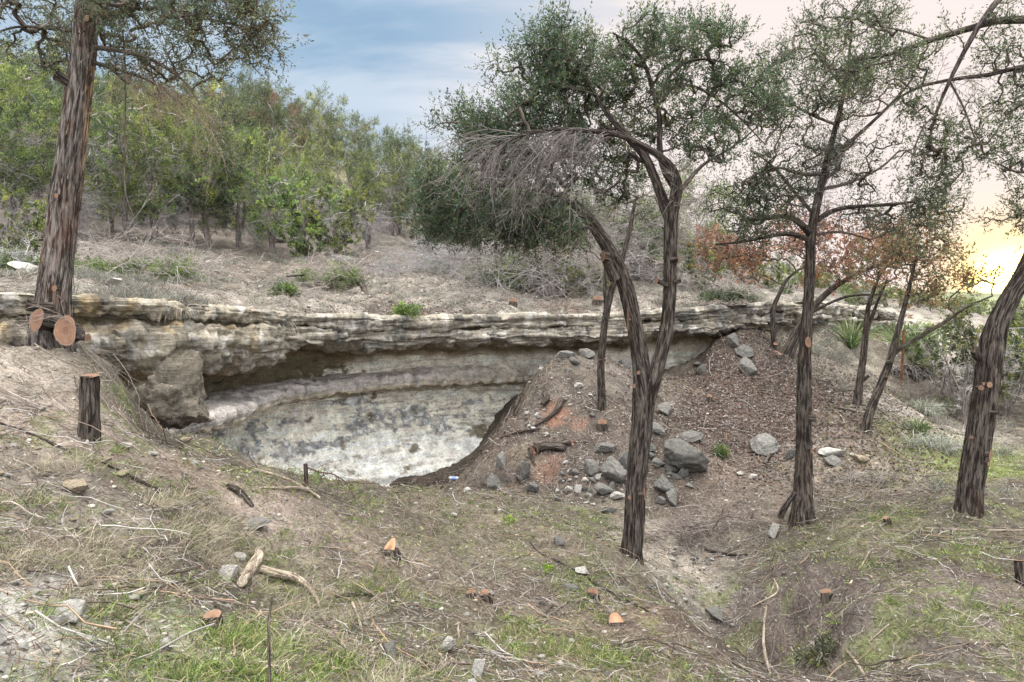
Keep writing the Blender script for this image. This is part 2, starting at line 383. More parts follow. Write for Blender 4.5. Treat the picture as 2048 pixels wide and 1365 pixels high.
def h_all(q):
    """Ground height as seen: terrace behind the rim, basin in front of it."""
    x, y = q[:, 0], q[:, 1]; d = y - yc(x); inr = (x > XL) & (x < XR)
    s = np.where(inr, (d > 0.0).astype(float), sm(d, -1.5, 2.5))
    a = h_low(q) if (s < 1).any() else 0; b = h_up(q) if (s > 0).any() else 0
    return a * (1 - s) + b * s
def G(u, v, lift=0.0):
    """Where the ray through a photo pixel first meets the ground."""
    d = ray(u, v); t = np.geomspace(1.6, 140, 420); q = d[None] * t[:, None]
    h = h_all(q[:, :2]); k = np.argmax(q[:, 2] < h)
    if not (q[:, 2] < h).any(): k = len(t) - 1
    k = max(k, 1); a, b = q[k - 1], q[k]; ha, hb = h[k - 1] - a[2], h[k] - b[2]
    f = np.clip(-ha / (hb - ha + 1e-9), 0, 1) if hb != ha else 1
    p = a + (b - a) * f
    p[2] = h_all(p[None, :2])[0] + lift
    return p
def drop(xy):
    """Ground points under an (N,2) array."""
    xy = np.asarray(xy, float).reshape(-1, 2); return np.concatenate([xy, h_all(xy)[:, None]], 1)

# colour patches of the ground: (u, v, radius m, colour, strength)
ZONES = [(1115,832,0.30,(0.30,0.16,0.105),0.75),(1095,935,0.33,(0.25,0.14,0.10),0.65),(1160,850,0.2,(0.30,0.16,0.11),0.6),(1250,1230,0.5,(0.34,0.20,0.14),0.5),
 (1340,1140,0.9,(0.42,0.37,0.31),0.9),(1390,1200,0.6,(0.40,0.36,0.31),0.9),(1300,1080,0.7,(0.38,0.33,0.28),0.7),(1500,1310,0.5,(0.12,0.105,0.095),0.85),(1600,1200,1.2,(0.13,0.11,0.10),0.8),(1330,1300,0.9,(0.15,0.12,0.095),0.7),  # the dark gully patch deepens the gully's shading through the soil colour
 (60,1250,0.9,(0.40,0.38,0.36),0.9),(150,1330,0.9,(0.40,0.38,0.36),0.8),(40,780,1.0,(0.42,0.36,0.30),0.8),(130,860,0.8,(0.36,0.29,0.24),0.6),(0,1000,0.9,(0.30,0.26,0.22),0.6),
 (640,1040,0.8,(0.28,0.22,0.185),0.7),(450,960,0.7,(0.32,0.25,0.20),0.6),(560,1040,0.5,(0.36,0.30,0.26),0.5),
 (900,930,1.6,(0.105,0.085,0.07),0.9),(780,975,1.0,(0.11,0.085,0.07),0.9),(1000,960,1.0,(0.12,0.09,0.07),0.8),(1010,850,0.9,(0.13,0.10,0.085),0.8),
 (1560,780,2.2,(0.085,0.070,0.060),0.95),(1450,740,1.3,(0.11,0.082,0.07),0.9),(1650,830,1.8,(0.11,0.082,0.07),0.9),(1480,860,1.4,(0.11,0.082,0.07),0.9),(1760,880,1.3,(0.17,0.13,0.105),0.8),
 (1230,750,1.2,(0.16,0.135,0.12),0.8),(1180,900,1.4,(0.10,0.08,0.07),0.9),(1120,780,0.9,(0.12,0.10,0.088),0.9),(1280,860,1.0,(0.11,0.09,0.078),0.9),(1480,1010,1.2,(0.19,0.15,0.127),0.8),(1450,940,0.8,(0.22,0.16,0.13),0.7),
 (1820,660,4.0,(0.42,0.37,0.31),0.8),(1640,690,2.0,(0.36,0.32,0.26),0.7),(1850,850,1.8,(0.38,0.34,0.29),0.8),(1900,880,1.2,(0.36,0.33,0.27),0.7),
 (1700,930,1.6,(0.30,0.24,0.20),0.8),(1850,960,1.4,(0.27,0.24,0.17),0.8),(1980,930,1.6,(0.22,0.26,0.09),0.9),
 (1650,1230,1.2,(0.15,0.12,0.105),0.8),(1880,1100,0.7,(0.14,0.11,0.095),0.8),(1900,1180,0.8,(0.19,0.155,0.135),0.8),(1750,1060,0.8,(0.22,0.20,0.13),0.6),(1850,1290,1.0,(0.18,0.15,0.135),0.7),
 (1050,1050,1.6,(0.22,0.185,0.135),0.8),(850,1120,1.1,(0.23,0.19,0.14),0.6),(1150,1230,1.0,(0.17,0.135,0.105),0.7),(1080,1300,0.9,(0.17,0.15,0.09),0.6),
 (600,1180,0.6,(0.24,0.22,0.14),0.6),(380,1280,0.7,(0.20,0.20,0.11),0.7)]
def ground_colour(V, upper):
    q = V[:, :2]; p3 = np.concatenate([q, np.zeros((len(q), 1))], 1); r = np.linalg.norm(q, axis=1)
    n1 = fbm(p3 * 0.7 + 3, 4)[:, None]; n2 = fbm(p3 * 3.1 + 9, 4)[:, None]; n3 = fbm(p3 * 0.25 + 40, 3)[:, None]
    c = np.array([0.098, 0.084, 0.066]) * (1 + 0.4 * n1 + 0.45 * n2)
    if upper is not None:
        cu = np.array([0.195, 0.174, 0.150]) * (1 + 0.35 * n1 + 0.45 * n2)
        dk = sm(V[:, 1:2] - yc(V[:, 0])[:, None] + 1.5 * n1, 5.5, 9.5)
        cu = cu * (1 - dk) + np.array([0.12, 0.10, 0.085]) * (1 + 0.3 * n2) * dk
        far = sm(V[:, 1:2], 32, 55); cu = cu * (1 - far) + np.array([0.17, 0.16, 0.10]) * far
        c = c * (1 - upper[:, None]) + cu * upper[:, None]
    for (z, z0) in ZP:
        d = np.linalg.norm(q - z[:2], axis=1)[:, None]; _, _, R, cc, st = z0
        w = st * (1 - sm(d + 0.35 * R * n2 + 0.25 * R * n1, R * 0.35, R * 1.15))
        c = c * (1 - w) + np.array(cc) * 0.8 * (1 + 0.35 * n2) * w
    fr = sm(r, 45, 90)[:, None]; c = c * (1 - fr) + np.array([0.16, 0.17, 0.10]) * (1 + 0.5 * n3) * fr
    gr = sm(n2 + 0.5 * n1, 0.05, 0.5) * sm(n3 + 0.5 * n1, -0.25, 0.3) * 0.75 * (V[:, 2:3] < -0.8) * (V[:, 1:2] < 9.5)
    c = c * (1 - gr) + np.array([0.12, 0.135, 0.055]) * gr
    return np.clip(c, 0.02, 0.8)
ZP = [(G(z[0], z[1]), z) for z in ZONES[3:] + ZONES[:3]]

def build_ground():
    a = np.concatenate([np.linspace(-180, -52, 50)[:-1], np.linspace(-52, 52, 760)[:-1], np.linspace(52, 180, 50)])
    a = np.radians(a); r = np.concatenate([[0.25, 0.6, 1.0], np.geomspace(1.3, 30, 430), np.geomspace(30, 1500, 110)[1:]])
    A, R = np.meshgrid(a, r); q = np.stack([np.sin(A) * R, np.cos(A) * R], -1).reshape(-1, 2)
    na, nr = len(a), len(r); x, y = q[:, 0], q[:, 1]; d = y - yc(x); inr = (x > XL) & (x < XR)
    s = np.where(inr, (d > 1.9).astype(float), sm(d, -1.5, 2.5)); up = h_up(q); lo = h_low(q)
    far = sm(R.ravel(), 150, 300)[:, None][:, 0]
    hzn = 4.0 * fbm(np.concatenate([q * 0.006, np.zeros((len(q), 1))], 1), 3) - 2.5
    up = up * (1 - far) + hzn * far; lo = lo * (1 - far) + hzn * far
    i = (np.arange(nr - 1)[:, None] * na + np.arange(na - 1)[None]).ravel()
    Q = np.stack([i, i + 1, i + na + 1, i + na], -1)
    dq = d[Q]; iq = inr[Q]
    # basin and everything outside the cliff
    keep = ~((iq.all(1)) & (dq.max(1) > 1.9))
    zA = lo * (1 - s) + up * s
    def emit(name, z, Qk, upper):
        us = np.unique(Qk); mp = np.full(len(q), -1); mp[us] = np.arange(len(us))
        V = np.concatenate([q[us], z[us][:, None]], 1)
        return mesh(name, V, quads=mp[Qk], mat=M_soil, col=ground_colour(V, upper[us]), smooth=True)
    upA = np.where(inr, (d > 1.9).astype(float), sm(d, -1.0, 2.0)) * (y > 0)
    o = emit('ground', zA, Q[keep], upA); tag(o, kind='structure')
    keepB = iq.any(1) & (dq.max(1) > 0.02) & (dq.min(1) > -0.1)
    o = emit('terrace', up - 0.004, Q[keepB & (iq.all(1) | (dq.min(1) < 4))], np.ones(len(q))); tag(o, kind='structure')
build_ground()

# ------------------------------------------------------------------ cliff
def build_cliff():
    x = np.linspace(-5.9, 12.4, 1500)
    cx, cy = x, np.interp(x, RIM[:, 0], RIM[:, 1])
    for _ in range(40): cy[1:-1] = (cy[:-2] + cy[1:-1] * 2 + cy[2:]) / 4   # round the corners
    # even spacing along the rim
    ds = np.concatenate([[0], np.cumsum(np.hypot(np.diff(cx), np.diff(cy)))]); S = np.linspace(0, ds[-1], 1150)
    cx = np.interp(S, ds, cx); cy = np.interp(S, ds, cy); n = len(cx)
    T = nz(np.stack([np.gradient(cx), np.gradient(cy)], -1)); O = np.stack([T[:, 1], -T[:, 0]], -1)  # outwards, to the camera
    for k in range(2):
        for _ in range(60): O[1:-1] = (O[:-2] + O[1:-1] + O[2:]) / 3
    O = nz(O)
    sp = np.stack([S, S * 0, S * 0], -1)
    rz = rimz(cx); I = lambda xs, vs: np.interp(cx, xs, vs)
    left = 1 - sm(cx, -4.1, -3.3)                       # the bulging left block
    right = sm(cx, 3.6, 5.2)                            # the blocky right end
    cr = np.clip(0.55 + 0.8 * pnoise(sp * 0.9 + 2), 0.05, 1) * (1 - left * 0.85) * (1 - right * 0.5)
    thick = 0.52 + 0.26 * left + 0.20 * pnoise(sp * 0.8) + 0.13 * pnoise(sp * 2.3 + 8)
    rec = I([-5.5,-4.8,-4.0,-3,-1,1,3,4.5,5.5,8,12], [0.4,0.7,1.1,1.35,1.35,1.25,1.1,0.9,0.35,0.25,0.2])
    shelf = I([-4.8,-4.35,-4.0,-3.75,-3.6,-3.0,-1.5,-0.2,0.8,2,12], [0.85,1.05,1.05,0.85,0.58,0.50,0.36,0.20,0.10,0,0]) + (0.10 * pnoise(sp * 1.3 + 4) + 0.06 * pnoise(sp * 4.5)) * (cx < 0.3) * (cx > -4.6)
    low = I([-5.5,0,4,5.5,12], [0,0,0,-0.1,-0.4])
    lip = 0.09 * pnoise(sp * 1.1 + 5) + 0.045 * pnoise(sp * 4 + 1)
    zt = h_up(np.stack([cx - O[:, 0] * 1.3, cy - O[:, 1] * 1.3], -1)) - 0.10
    K = [(-1.3, zt), (-0.55, rz - 0.015), (-0.08 + lip, rz + 0.03), (0.03 + lip, rz - 0.02), (0.05 + lip, rz - 0.10), (0.0 + lip, rz - 0.155),
         (-0.30 * cr + lip, rz - 0.175), (-0.32 * cr + lip, rz - 0.235), (0.0 + lip * 0.4, rz - 0.27), (0.07 + 0.06 * left, rz - 0.27 - 0.35 * (thick - 0.27)),
         (0.02 + 0.0 * left, rz - 0.27 - 0.8 * (thick - 0.27)), (-0.12, rz - thick), (-rec * 0.55, rz - thick - 0.09), (-rec * 0.9, rz - thick - 0.20),
         (-rec, np.minimum(rz - thick - 0.34, -1.10)), (-rec * 0.96, -1.44 + low), (-rec * 0.93, -1.53 + low), (-rec * 0.93 + shelf, -1.60 + low), (-rec * 0.93 + shelf + 0.03, -1.65 + low),
         (-rec * 0.93 + shelf - 0.03, -1.74 + low), (-rec * 1.05 + shelf * 0.25, -1.79 + low), (-rec * 1.15, -1.92 + low), (-rec * 1.12, -2.10 + low), (-rec * 0.98, -2.55 + low), (-rec * 0.75, -3.05 + low), (-rec * 0.45, -3.55 + low), (-rec * 0.25, -4.0 + low)]
    rows = [6, 5, 2, 6, 4, 6, 4, 6, 9, 9, 9, 12, 10, 6, 9, 4, 12, 4, 4, 12, 8, 14, 18, 18, 16, 10]
    o_, z_, kk = [], [], []
    for i in range(len(K) - 1):
        for j in range(rows[i]):
            t = j / rows[i]; o_.append(K[i][0] * (1 - t) + K[i + 1][0] * t + 0 * cx); z_.append(K[i][1] * (1 - t) + K[i + 1][1] * t + 0 * cx); kk.append(i + t)
    o_ = np.array(o_); z_ = np.array(z_); kk = np.array(kk); m = len(kk)
    V = np.stack([cx[None] + O[:, 0] * o_, cy[None] + O[:, 1] * o_, z_], -1)
    dS = np.gradient(V, axis=1); dT = np.gradient(V, axis=0); Nn = nz(np.cross(dS, dT)); Nn = Nn * -1
    if (Nn[m // 2, n // 2] @ np.array([*O[n // 2], 0])) < 0: Nn = -Nn
    Vf = V.reshape(-1, 3); KK = np.repeat(kk, n); X = np.tile(cx, m); LF = np.tile(left, m); RT = np.tile(right, m)
    band = sm(KK, 1.5, 3) * (1 - sm(KK, 12, 14)); wall = sm(KK, 13, 14.5)
    st = Vf * np.array([0.5, 0.5, 7.0])
    warp = Vf + 0.12 * np.stack([pnoise(Vf * 2.2), pnoise(Vf * 2.2 + 31), 0.4 * pnoise(Vf * 2.2 + 63)], -1)
    r1 = ridged(warp * np.array([1.6, 1.6, 2.4]), 4); r2 = fbm(warp * 5.0, 3); layers = fbm(st * 0.9, 3)
    # broken blocks: steps of quantised noise
    blk = np.round(fbm(warp * np.array([1.3, 1.3, 3.0]) + 20, 2) * 3.0) / 3.0
    def hsh(a, b): return _perm[(_perm[a.astype(int) & 255] + b.astype(int)) & 255] / 255.0
    SS = np.tile(S, m); zw = (Vf[:, 2] + 0.05 * pnoise(Vf * np.array([0.5, 0.5, 0.5])) + 0.02 * pnoise(Vf * 2.5)) / 0.135
    row = np.floor(zw); wrow = 0.30 + 0.75 * hsh(row, row * 3 + 7); cu = SS / wrow + hsh(row * 5, row) * 9 + 0.12 * pnoise(Vf * 3 + 9); cell = np.floor(cu)
    ed = np.minimum(np.minimum(cu - cell, 1 - (cu - cell)) * wrow, np.minimum(zw - row, 1 - (zw - row)) * 0.135 * 1.3)
    slab = np.zeros(len(Vf)); zq = Vf[:, 2] + 0.035 * pnoise(Vf * np.array([0.6, 0.6, 0.3])) + 0.012 * pnoise(Vf * 3.0 + 4)
    edges = np.array([-9, -0.62, -0.55, -0.50, -0.41, -0.37, -0.30, -0.22, -0.19, -0.12, -0.07, 9.0]) - 0.0; zr = zq - rimz(X)
    rw = np.searchsorted(edges, zr); slab = 0.10 * pnoise(np.stack([SS * 0.45, rw * 5.3, rw * 1.7], -1)) + 0.05 * pnoise(np.stack([SS * 1.9, rw * 3.1 + 50, rw * 1.1], -1)) + 0.07 * (hsh(rw, rw * 5) - 0.5)
    near = np.min(np.abs(zr[:, None] - edges[None, 1:-1]), axis=1)
    blocks = slab * 1.1 + (hsh(cell, row * 7 + 3) - 0.5) * 0.09 - 0.04 * (1 - sm(ed, 0.0, 0.02)) * (hsh(cell * 3, row) > 0.4) - 0.045 * (1 - sm(near, 0.0, 0.014))
    disp = band * blocks * (0.9 + 0.4 * RT) * (1 - 0.35 * LF) + band * (0.028 * r1 + 0.035 * r2 + 0.07 * blk + 0.025 * layers) \
         + band * LF * (0.04 * fbm(Vf * np.array([1.6, 1.6, 1.0]) + 5, 3) + 0.05 * ridged(warp * np.array([3, 3, 5.0]), 4) * (KK > 8) + 0.045 * fbm(warp * 8, 4)) \
         + wall * (0.03 * layers + 0.018 * r2 + 0.035 * fbm(Vf * 0.9 + 7, 2) + 0.06 * np.round(fbm(st * np.array([0.6,0.6,1.6]) + 3, 3) * 3) / 3 + 0.035 * ridged(warp * np.array([1.5, 1.5, 6]), 4) + 0.03 * ridged(warp * 3.0, 3))
    disp *= 1 - 0.5 * sm(KK, 15, 17) * (1 - sm(KK, 18, 20)); disp += sm(KK, 15.5, 16.5) * (1 - sm(KK, 19, 20)) * (0.05 * fbm(Vf * 3.5, 4) + 0.03 * ridged(Vf * 6, 3))
    Vd = Vf + Nn.reshape(-1, 3) * disp[:, None]
    # colours of the beds, stains and moss
    n1 = fbm(warp * np.array([1.4,1.4,2.2]) + 2, 5); n2 = fbm(warp * 5.5 + 11, 5); n3 = fbm(Vf * np.array([0.8, 0.8, 4]) + 70, 4); n4 = fbm(warp * np.array([3.4, 3.4, 1.5]) + 90, 4)
    def mixto(c, col, w): return c * (1 - w[:, None]) + np.array(col) * w[:, None]
    c = np.tile(np.array([0.36, 0.32, 0.262]), (len(Vf), 1))
    c = mixto(c, (0.46, 0.40, 0.30), LF * 0.5)                                       # tan left block
    c = mixto(c, (0.50, 0.45, 0.37), sm(KK, 2.5, 6) * 0.3 * (1 - sm(KK, 6, 7)))
    c = mixto(c, (0.12, 0.115, 0.105), sm(n1 + n2 * 0.5, 0.05, 0.5) * band * 0.8)
    c = mixto(c, (0.58, 0.55, 0.50), sm(n2 - n1 * 0.3, 0.10, 0.5) * band * 0.75)
    c = mixto(c, (0.44, 0.30, 0.12), sm(n4 + 0.4 * n2, 0.25, 0.6) * band * LF * 0.5)
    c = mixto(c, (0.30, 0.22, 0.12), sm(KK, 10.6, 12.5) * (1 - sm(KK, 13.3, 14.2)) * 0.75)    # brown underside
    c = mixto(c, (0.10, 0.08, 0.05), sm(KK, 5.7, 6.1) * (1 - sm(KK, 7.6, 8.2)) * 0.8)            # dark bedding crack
    wc = np.tile(np.array([0.88, 0.81, 0.69]), (len(Vf), 1)); z = Vf[:, 2]
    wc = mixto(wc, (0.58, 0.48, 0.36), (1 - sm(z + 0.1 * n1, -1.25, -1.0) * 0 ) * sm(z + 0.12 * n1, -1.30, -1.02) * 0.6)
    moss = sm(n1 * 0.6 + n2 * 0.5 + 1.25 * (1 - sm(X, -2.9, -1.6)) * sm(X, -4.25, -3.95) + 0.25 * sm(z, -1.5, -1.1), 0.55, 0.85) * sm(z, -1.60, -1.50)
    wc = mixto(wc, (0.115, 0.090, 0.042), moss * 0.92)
    lw = sm(z, -1.55, -1.7)
    wc = mixto(wc, (0.54, 0.45, 0.33), lw * sm(z + 0.1 * n3, -2.0, -1.65) * 0.65)
    grey = lw * sm(n3 * 1.0 + n1 * 0.7 + n2 * 0.5 + 0.28 * fbm(Vf * np.array([9, 9, 16]), 3) + 0.7 * sm(z, -1.9, -2.4) * (1 - sm(z, -2.85, -3.05)), 0.70, 0.80) * (1 - sm(z, -3.0, -3.3) * 0.6)
    wc = mixto(wc, (0.24, 0.25, 0.26), grey * (0.55 + 0.4 * sm(n2, -0.2, 0.3)))
    wc = mixto(wc, (0.88, 0.85, 0.79), lw * sm(z, -2.6, -3.1) * (1 - grey) * 0.8)
    wc = mixto(wc, (0.16, 0.135, 0.085), lw * sm(n1 + 0.7 * n4, 0.62, 0.80) * 0.85)
    wc = wc * (1 + 0.22 * fbm(Vf * np.array([1.2, 1.2, 14]) + 33, 3)[:, None]); fleck = sm(n2 + 0.5 * n3, 0.45, 0.6) * lw; wc = mixto(wc, (0.86, 0.85, 0.82), fleck * 0.7)
    sh = sm(KK, 15.9, 16.4) * (1 - sm(KK, 18.2, 18.8)) * (1 - 0.75 * sm(X, -2.0, 0.3)); wc = mixto(wc, (0.22, 0.17, 0.11), sm(KK, 18.9, 19.4) * (1 - sm(KK, 20.3, 21.0)) * 0.8)
    wc = mixto(wc, (0.52, 0.47, 0.44), sh * 0.9); wc = mixto(wc, (0.20, 0.195, 0.19), sh * sm(n1 + n2, 0.1, 0.6) * 0.6)
    seam_ = np.abs(fbm(Vf * np.array([0.7, 0.7, 5.5]) + 200, 3)); wc = mixto(wc, (0.25, 0.21, 0.15), (1 - sm(seam_, 0.0, 0.05)) * lw * 0.7)
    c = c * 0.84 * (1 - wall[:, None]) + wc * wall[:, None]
    top = (1 - sm(KK, 1.4, 2.2)); c = mixto(c, (0.36, 0.32, 0.28), top * 0.9)
    i = (np.arange(m - 1)[:, None] * n + np.arange(n - 1)[None]).ravel()
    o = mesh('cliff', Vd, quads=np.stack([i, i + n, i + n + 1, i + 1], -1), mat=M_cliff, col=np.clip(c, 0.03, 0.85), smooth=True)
    tag(o, kind='structure')
build_cliff()

# ------------------------------------------------------------------ plants: skeletons, twigs and foliage
def resample(Pts, n):
    d = np.concatenate([[0], np.cumsum(np.linalg.norm(np.diff(Pts, axis=0), axis=1))]); t = np.linspace(0, d[-1], n)
    return np.stack([np.interp(t, d, Pts[:, i]) for i in range(Pts.shape[1])], -1)
def smooth_path(Pts, n, it=2):
    q = np.asarray(Pts, float)
    for _ in range(it):                      # corner cutting
        a = q[:-1] * 0.75 + q[1:] * 0.25; b = q[:-1] * 0.25 + q[1:] * 0.75
        q = np.concatenate([q[:1], np.stack([a, b], 1).reshape(-1, q.shape[1]), q[-1:]])
    return resample(q, n)
def big_trunk(bag, path, rad, sides=64, seg=0.02, seed=0, flare=0.0, flute=0.12, strip=0.045):
    """A trunk with fluting and shaggy vertical bark, from a centre line and radii."""
    pr = np.concatenate([np.asarray(path, float), np.asarray(rad, float)[:, None]], 1)
    L = np.linalg.norm(np.diff(pr[:, :3], axis=0), axis=1).sum(); n = max(8, int(L / seg))
    pr = smooth_path(pr, n, 3); c, r = pr[:, :3], pr[:, 3]
    T = nz(np.gradient(c, axis=0)); A = np.zeros_like(T); a = np.array([1.0, 0, 0])
    for i in range(n):
        a = a - T[i] * (a @ T[i]); a /= np.linalg.norm(a); A[i] = a
    B = np.cross(T, A); ang = np.arange(sides) * 2 * math.pi / sides
    ln = np.linspace(0, L, n); ca, sa = np.cos(ang), np.sin(ang)
    g = np.stack([np.broadcast_to(ca, (n, sides)), np.broadcast_to(sa, (n, sides)), np.broadcast_to(ln[:, None], (n, sides))], -1).reshape(-1, 3)
    off = seed * 13.7
    tw = g.copy(); th = 0.35 * ln.repeat(sides) + 0.4 * pnoise(np.stack([g[:, 2] * 0.9 + off, g[:, 2] * 0, g[:, 2] * 0], -1))
    tw[:, 0] = g[:, 0] * np.cos(th) - g[:, 1] * np.sin(th); tw[:, 1] = g[:, 0] * np.sin(th) + g[:, 1] * np.cos(th)
    f = 1 + flute * pnoise(tw * np.array([1.6, 1.6, 0.5]) + off) + 0.06 * pnoise(tw * np.array([1.2, 1.2, 2.2]) + off + 5)
    f += strip * 1.3 * ridged(tw * np.array([4.5, 4.5, 1.1]) + off, 3) + strip * 1.0 * ridged(tw * np.array([12, 12, 2.0]) + off, 2) - strip * 0.6
    fl = flare * np.exp(-ln / 0.16).repeat(sides) * (1 + 0.7 * np.sin(5 * np.arctan2(g[:, 1], g[:, 0]) + seed) + 0.3 * pnoise(tw * 2))
    rr = r.repeat(sides) * (f - 0.14 + fl)
    V = c.repeat(sides, 0) + (A[:, None] * ca[None, :, None] + B[:, None] * sa[None, :, None]).reshape(-1, 3) * rr[:, None]
    i = (np.arange(n - 1)[:, None] * sides + np.arange(sides)[None]); j = (np.arange(n - 1)[:, None] * sides + (np.arange(sides)[None] + 1) % sides)
    R0 = r.mean()
    for e, fl_ in ((0, 1), ((n - 1) * sides, 0)):      # close both ends
        rim_ = V[e:e + sides]; cv = np.concatenate([rim_, rim_.mean(0)[None]]); k_ = np.arange(sides); k2 = (k_ + 1) % sides
        bag.add(cv, None, np.stack([k_, k2, k_ * 0 + sides] if not fl_ else [k2, k_, k_ * 0 + sides], -1), B=cv * 1.0)
    bag.add(V, np.stack([i, j, j + sides, i + sides], -1), B=np.stack([tw[:, 0] * R0, tw[:, 1] * R0, tw[:, 2]], -1) + seed)
    # shaggy strips of loose bark
    rng = RS(seed + 5); ns = int(L * 60 * max(0.5, R0 / 0.15))
    k0 = rng.randint(0, max(1, n - 6), ns); a0 = rng.rand(ns) * 2 * math.pi; Ls = rng.uniform(0.08, 0.35, ns); m = 5
    t = np.linspace(0, 1, m); kk = np.clip(k0[:, None] + (Ls[:, None] * t / seg * 1.0), 0, n - 1).astype(int)
    aa = a0[:, None] + rng.uniform(-0.25, 0.25, (ns, 1)) * t; lift = 0.98 + strip + rng.uniform(0.0, 0.16, (ns, 1)) * (t - rng.rand(ns, 1)) ** 2 * 1.5
    def at(da):
        return c[kk] + (A[kk] * np.cos(aa + da)[..., None] + B[kk] * np.sin(aa + da)[..., None]) * (r[kk] * lift)[..., None]
    wd = (rng.uniform(0.003, 0.009, (ns, 1)) / np.maximum(r[kk], 0.02)) * np.sin(np.pi * (0.1 + 0.8 * t))
    V = np.stack([at(-wd), at(wd)], 2).reshape(-1, 3); b = (np.arange(ns) * m * 2)[:, None] + (np.arange(m - 1) * 2)[None]
    bag.add(V, np.stack([b, b + 1, b + 3, b + 2], -1), B=V * np.array([1, 1, 1]) * 0.9 + rng.rand(ns).repeat(m * 2)[:, None])
    return c, r

def colonize(nodes, radii, att, rng, rmin=0.003, rmax=0.03, sag=0.1, jit=0.12, k=7, expo=0.5):
    """Join every attractor to the nearest twig already grown; returns chains, radii and end directions."""
    nodes = list(np.asarray(nodes, float)); nb = len(nodes); parent = [-1] * nb; cnt = [0] * nb
    N0 = np.array(nodes); att = np.asarray(att, float)
    dd = np.array([np.min(((N0 - a) ** 2).sum(1)) for a in att]); order = np.argsort(dd)
    cap = nb + len(att) * (k - 1) + 1; buf = np.zeros((cap, 3)); buf[:nb] = N0; n = nb
    chains = []; up = np.array([0, 0, 1.0])
    for ai in order:
        a = att[ai]; d2 = ((buf[:n] - a) ** 2).sum(1)
        j = int(np.argmin(d2)); p = buf[j]; L = math.sqrt(d2[j])
        mid = (p + a) / 2 + up * L * rng.uniform(-sag, sag * 1.6) + rng.normal(size=3) * L * jit
        t = np.linspace(0, 1, k)[:, None]; path = p * (1 - t) ** 2 + mid * 2 * t * (1 - t) + a * t ** 2
        path[1:-1] += rng.normal(size=(k - 2, 3)) * L * 0.02
        ids = [j]
        for q in range(1, k):
            buf[n] = path[q]; parent.append(ids[-1]); cnt.append(0); ids.append(n); n += 1
        chains.append((ids, path, ai)); q = ids[-1]
        while q >= 0: cnt[q] += 1; q = parent[q]
    cnt = np.array(cnt, float)
    R = np.clip(rmin * np.maximum(cnt, 1) ** expo, rmin, rmax)
    Pp = np.array([c[1] for c in chains]); Rr = np.array([[R[c[0][1]]] + [R[i] for i in c[0][1:]] for c in chains])
    ends = nz(Pp[:, -1] - Pp[:, -3]); ai = np.array([c[2] for c in chains])
    return Pp, Rr, ends, ai
def leafage(bag, C, D, rng, n=26, L=0.16, l=0.045, w=0.014, cols=((0.05,0.09,0.03),), up=0.35, spread=0.45, var=0.35, flat=0.0):
    """Sprays of small slender leaf faces: centres C (N,3), axes D (N,3)."""
    N_ = len(C)
    if N_ == 0: return
    D = nz(D + np.array([0, 0, up]) + rng.normal(size=(N_, 3)) * 0.3)
    t = rng.rand(N_, n, 1); base = C[:, None] + D[:, None] * (t - 0.25) * L * rng.uniform(0.6, 1.3, (N_, 1, 1))
    rad = rng.normal(size=(N_, n, 3)); rad = nz(rad - (rad * D[:, None]).sum(-1, keepdims=True) * D[:, None])
    base = base + rad * (L * spread * 0.45) * rng.rand(N_, n, 1) * (1.1 - t)
    dr = nz(D[:, None] * 0.9 + rad * 0.8 + rng.normal(size=(N_, n, 3)) * 0.25)
    sd = nz(np.cross(dr, rng.normal(size=(N_, n, 3)))); ll = l * rng.uniform(0.6, 1.4, (N_, n, 1)); ww = w * rng.uniform(0.6, 1.3, (N_, n, 1))
    V = np.stack([base, base + dr * ll * 0.45 + sd * ww, base + dr * ll, base + dr * ll * 0.45 - sd * ww], 2).reshape(-1, 3)
    cols = np.array(cols, float); ci = rng.randint(0, len(cols), N_)
    cc = cols[ci][:, None] * (1 + var * rng.normal(size=(N_, 1, 1)) * 0.7) * (1 + var * rng.normal(size=(N_, n, 1)) * 0.6)
    cc = np.clip(cc, 0.006, 0.6).repeat(4, axis=1).reshape(-1, 3)
    bag.add(V, np.arange(N_ * n * 4).reshape(-1, 4), C=cc)
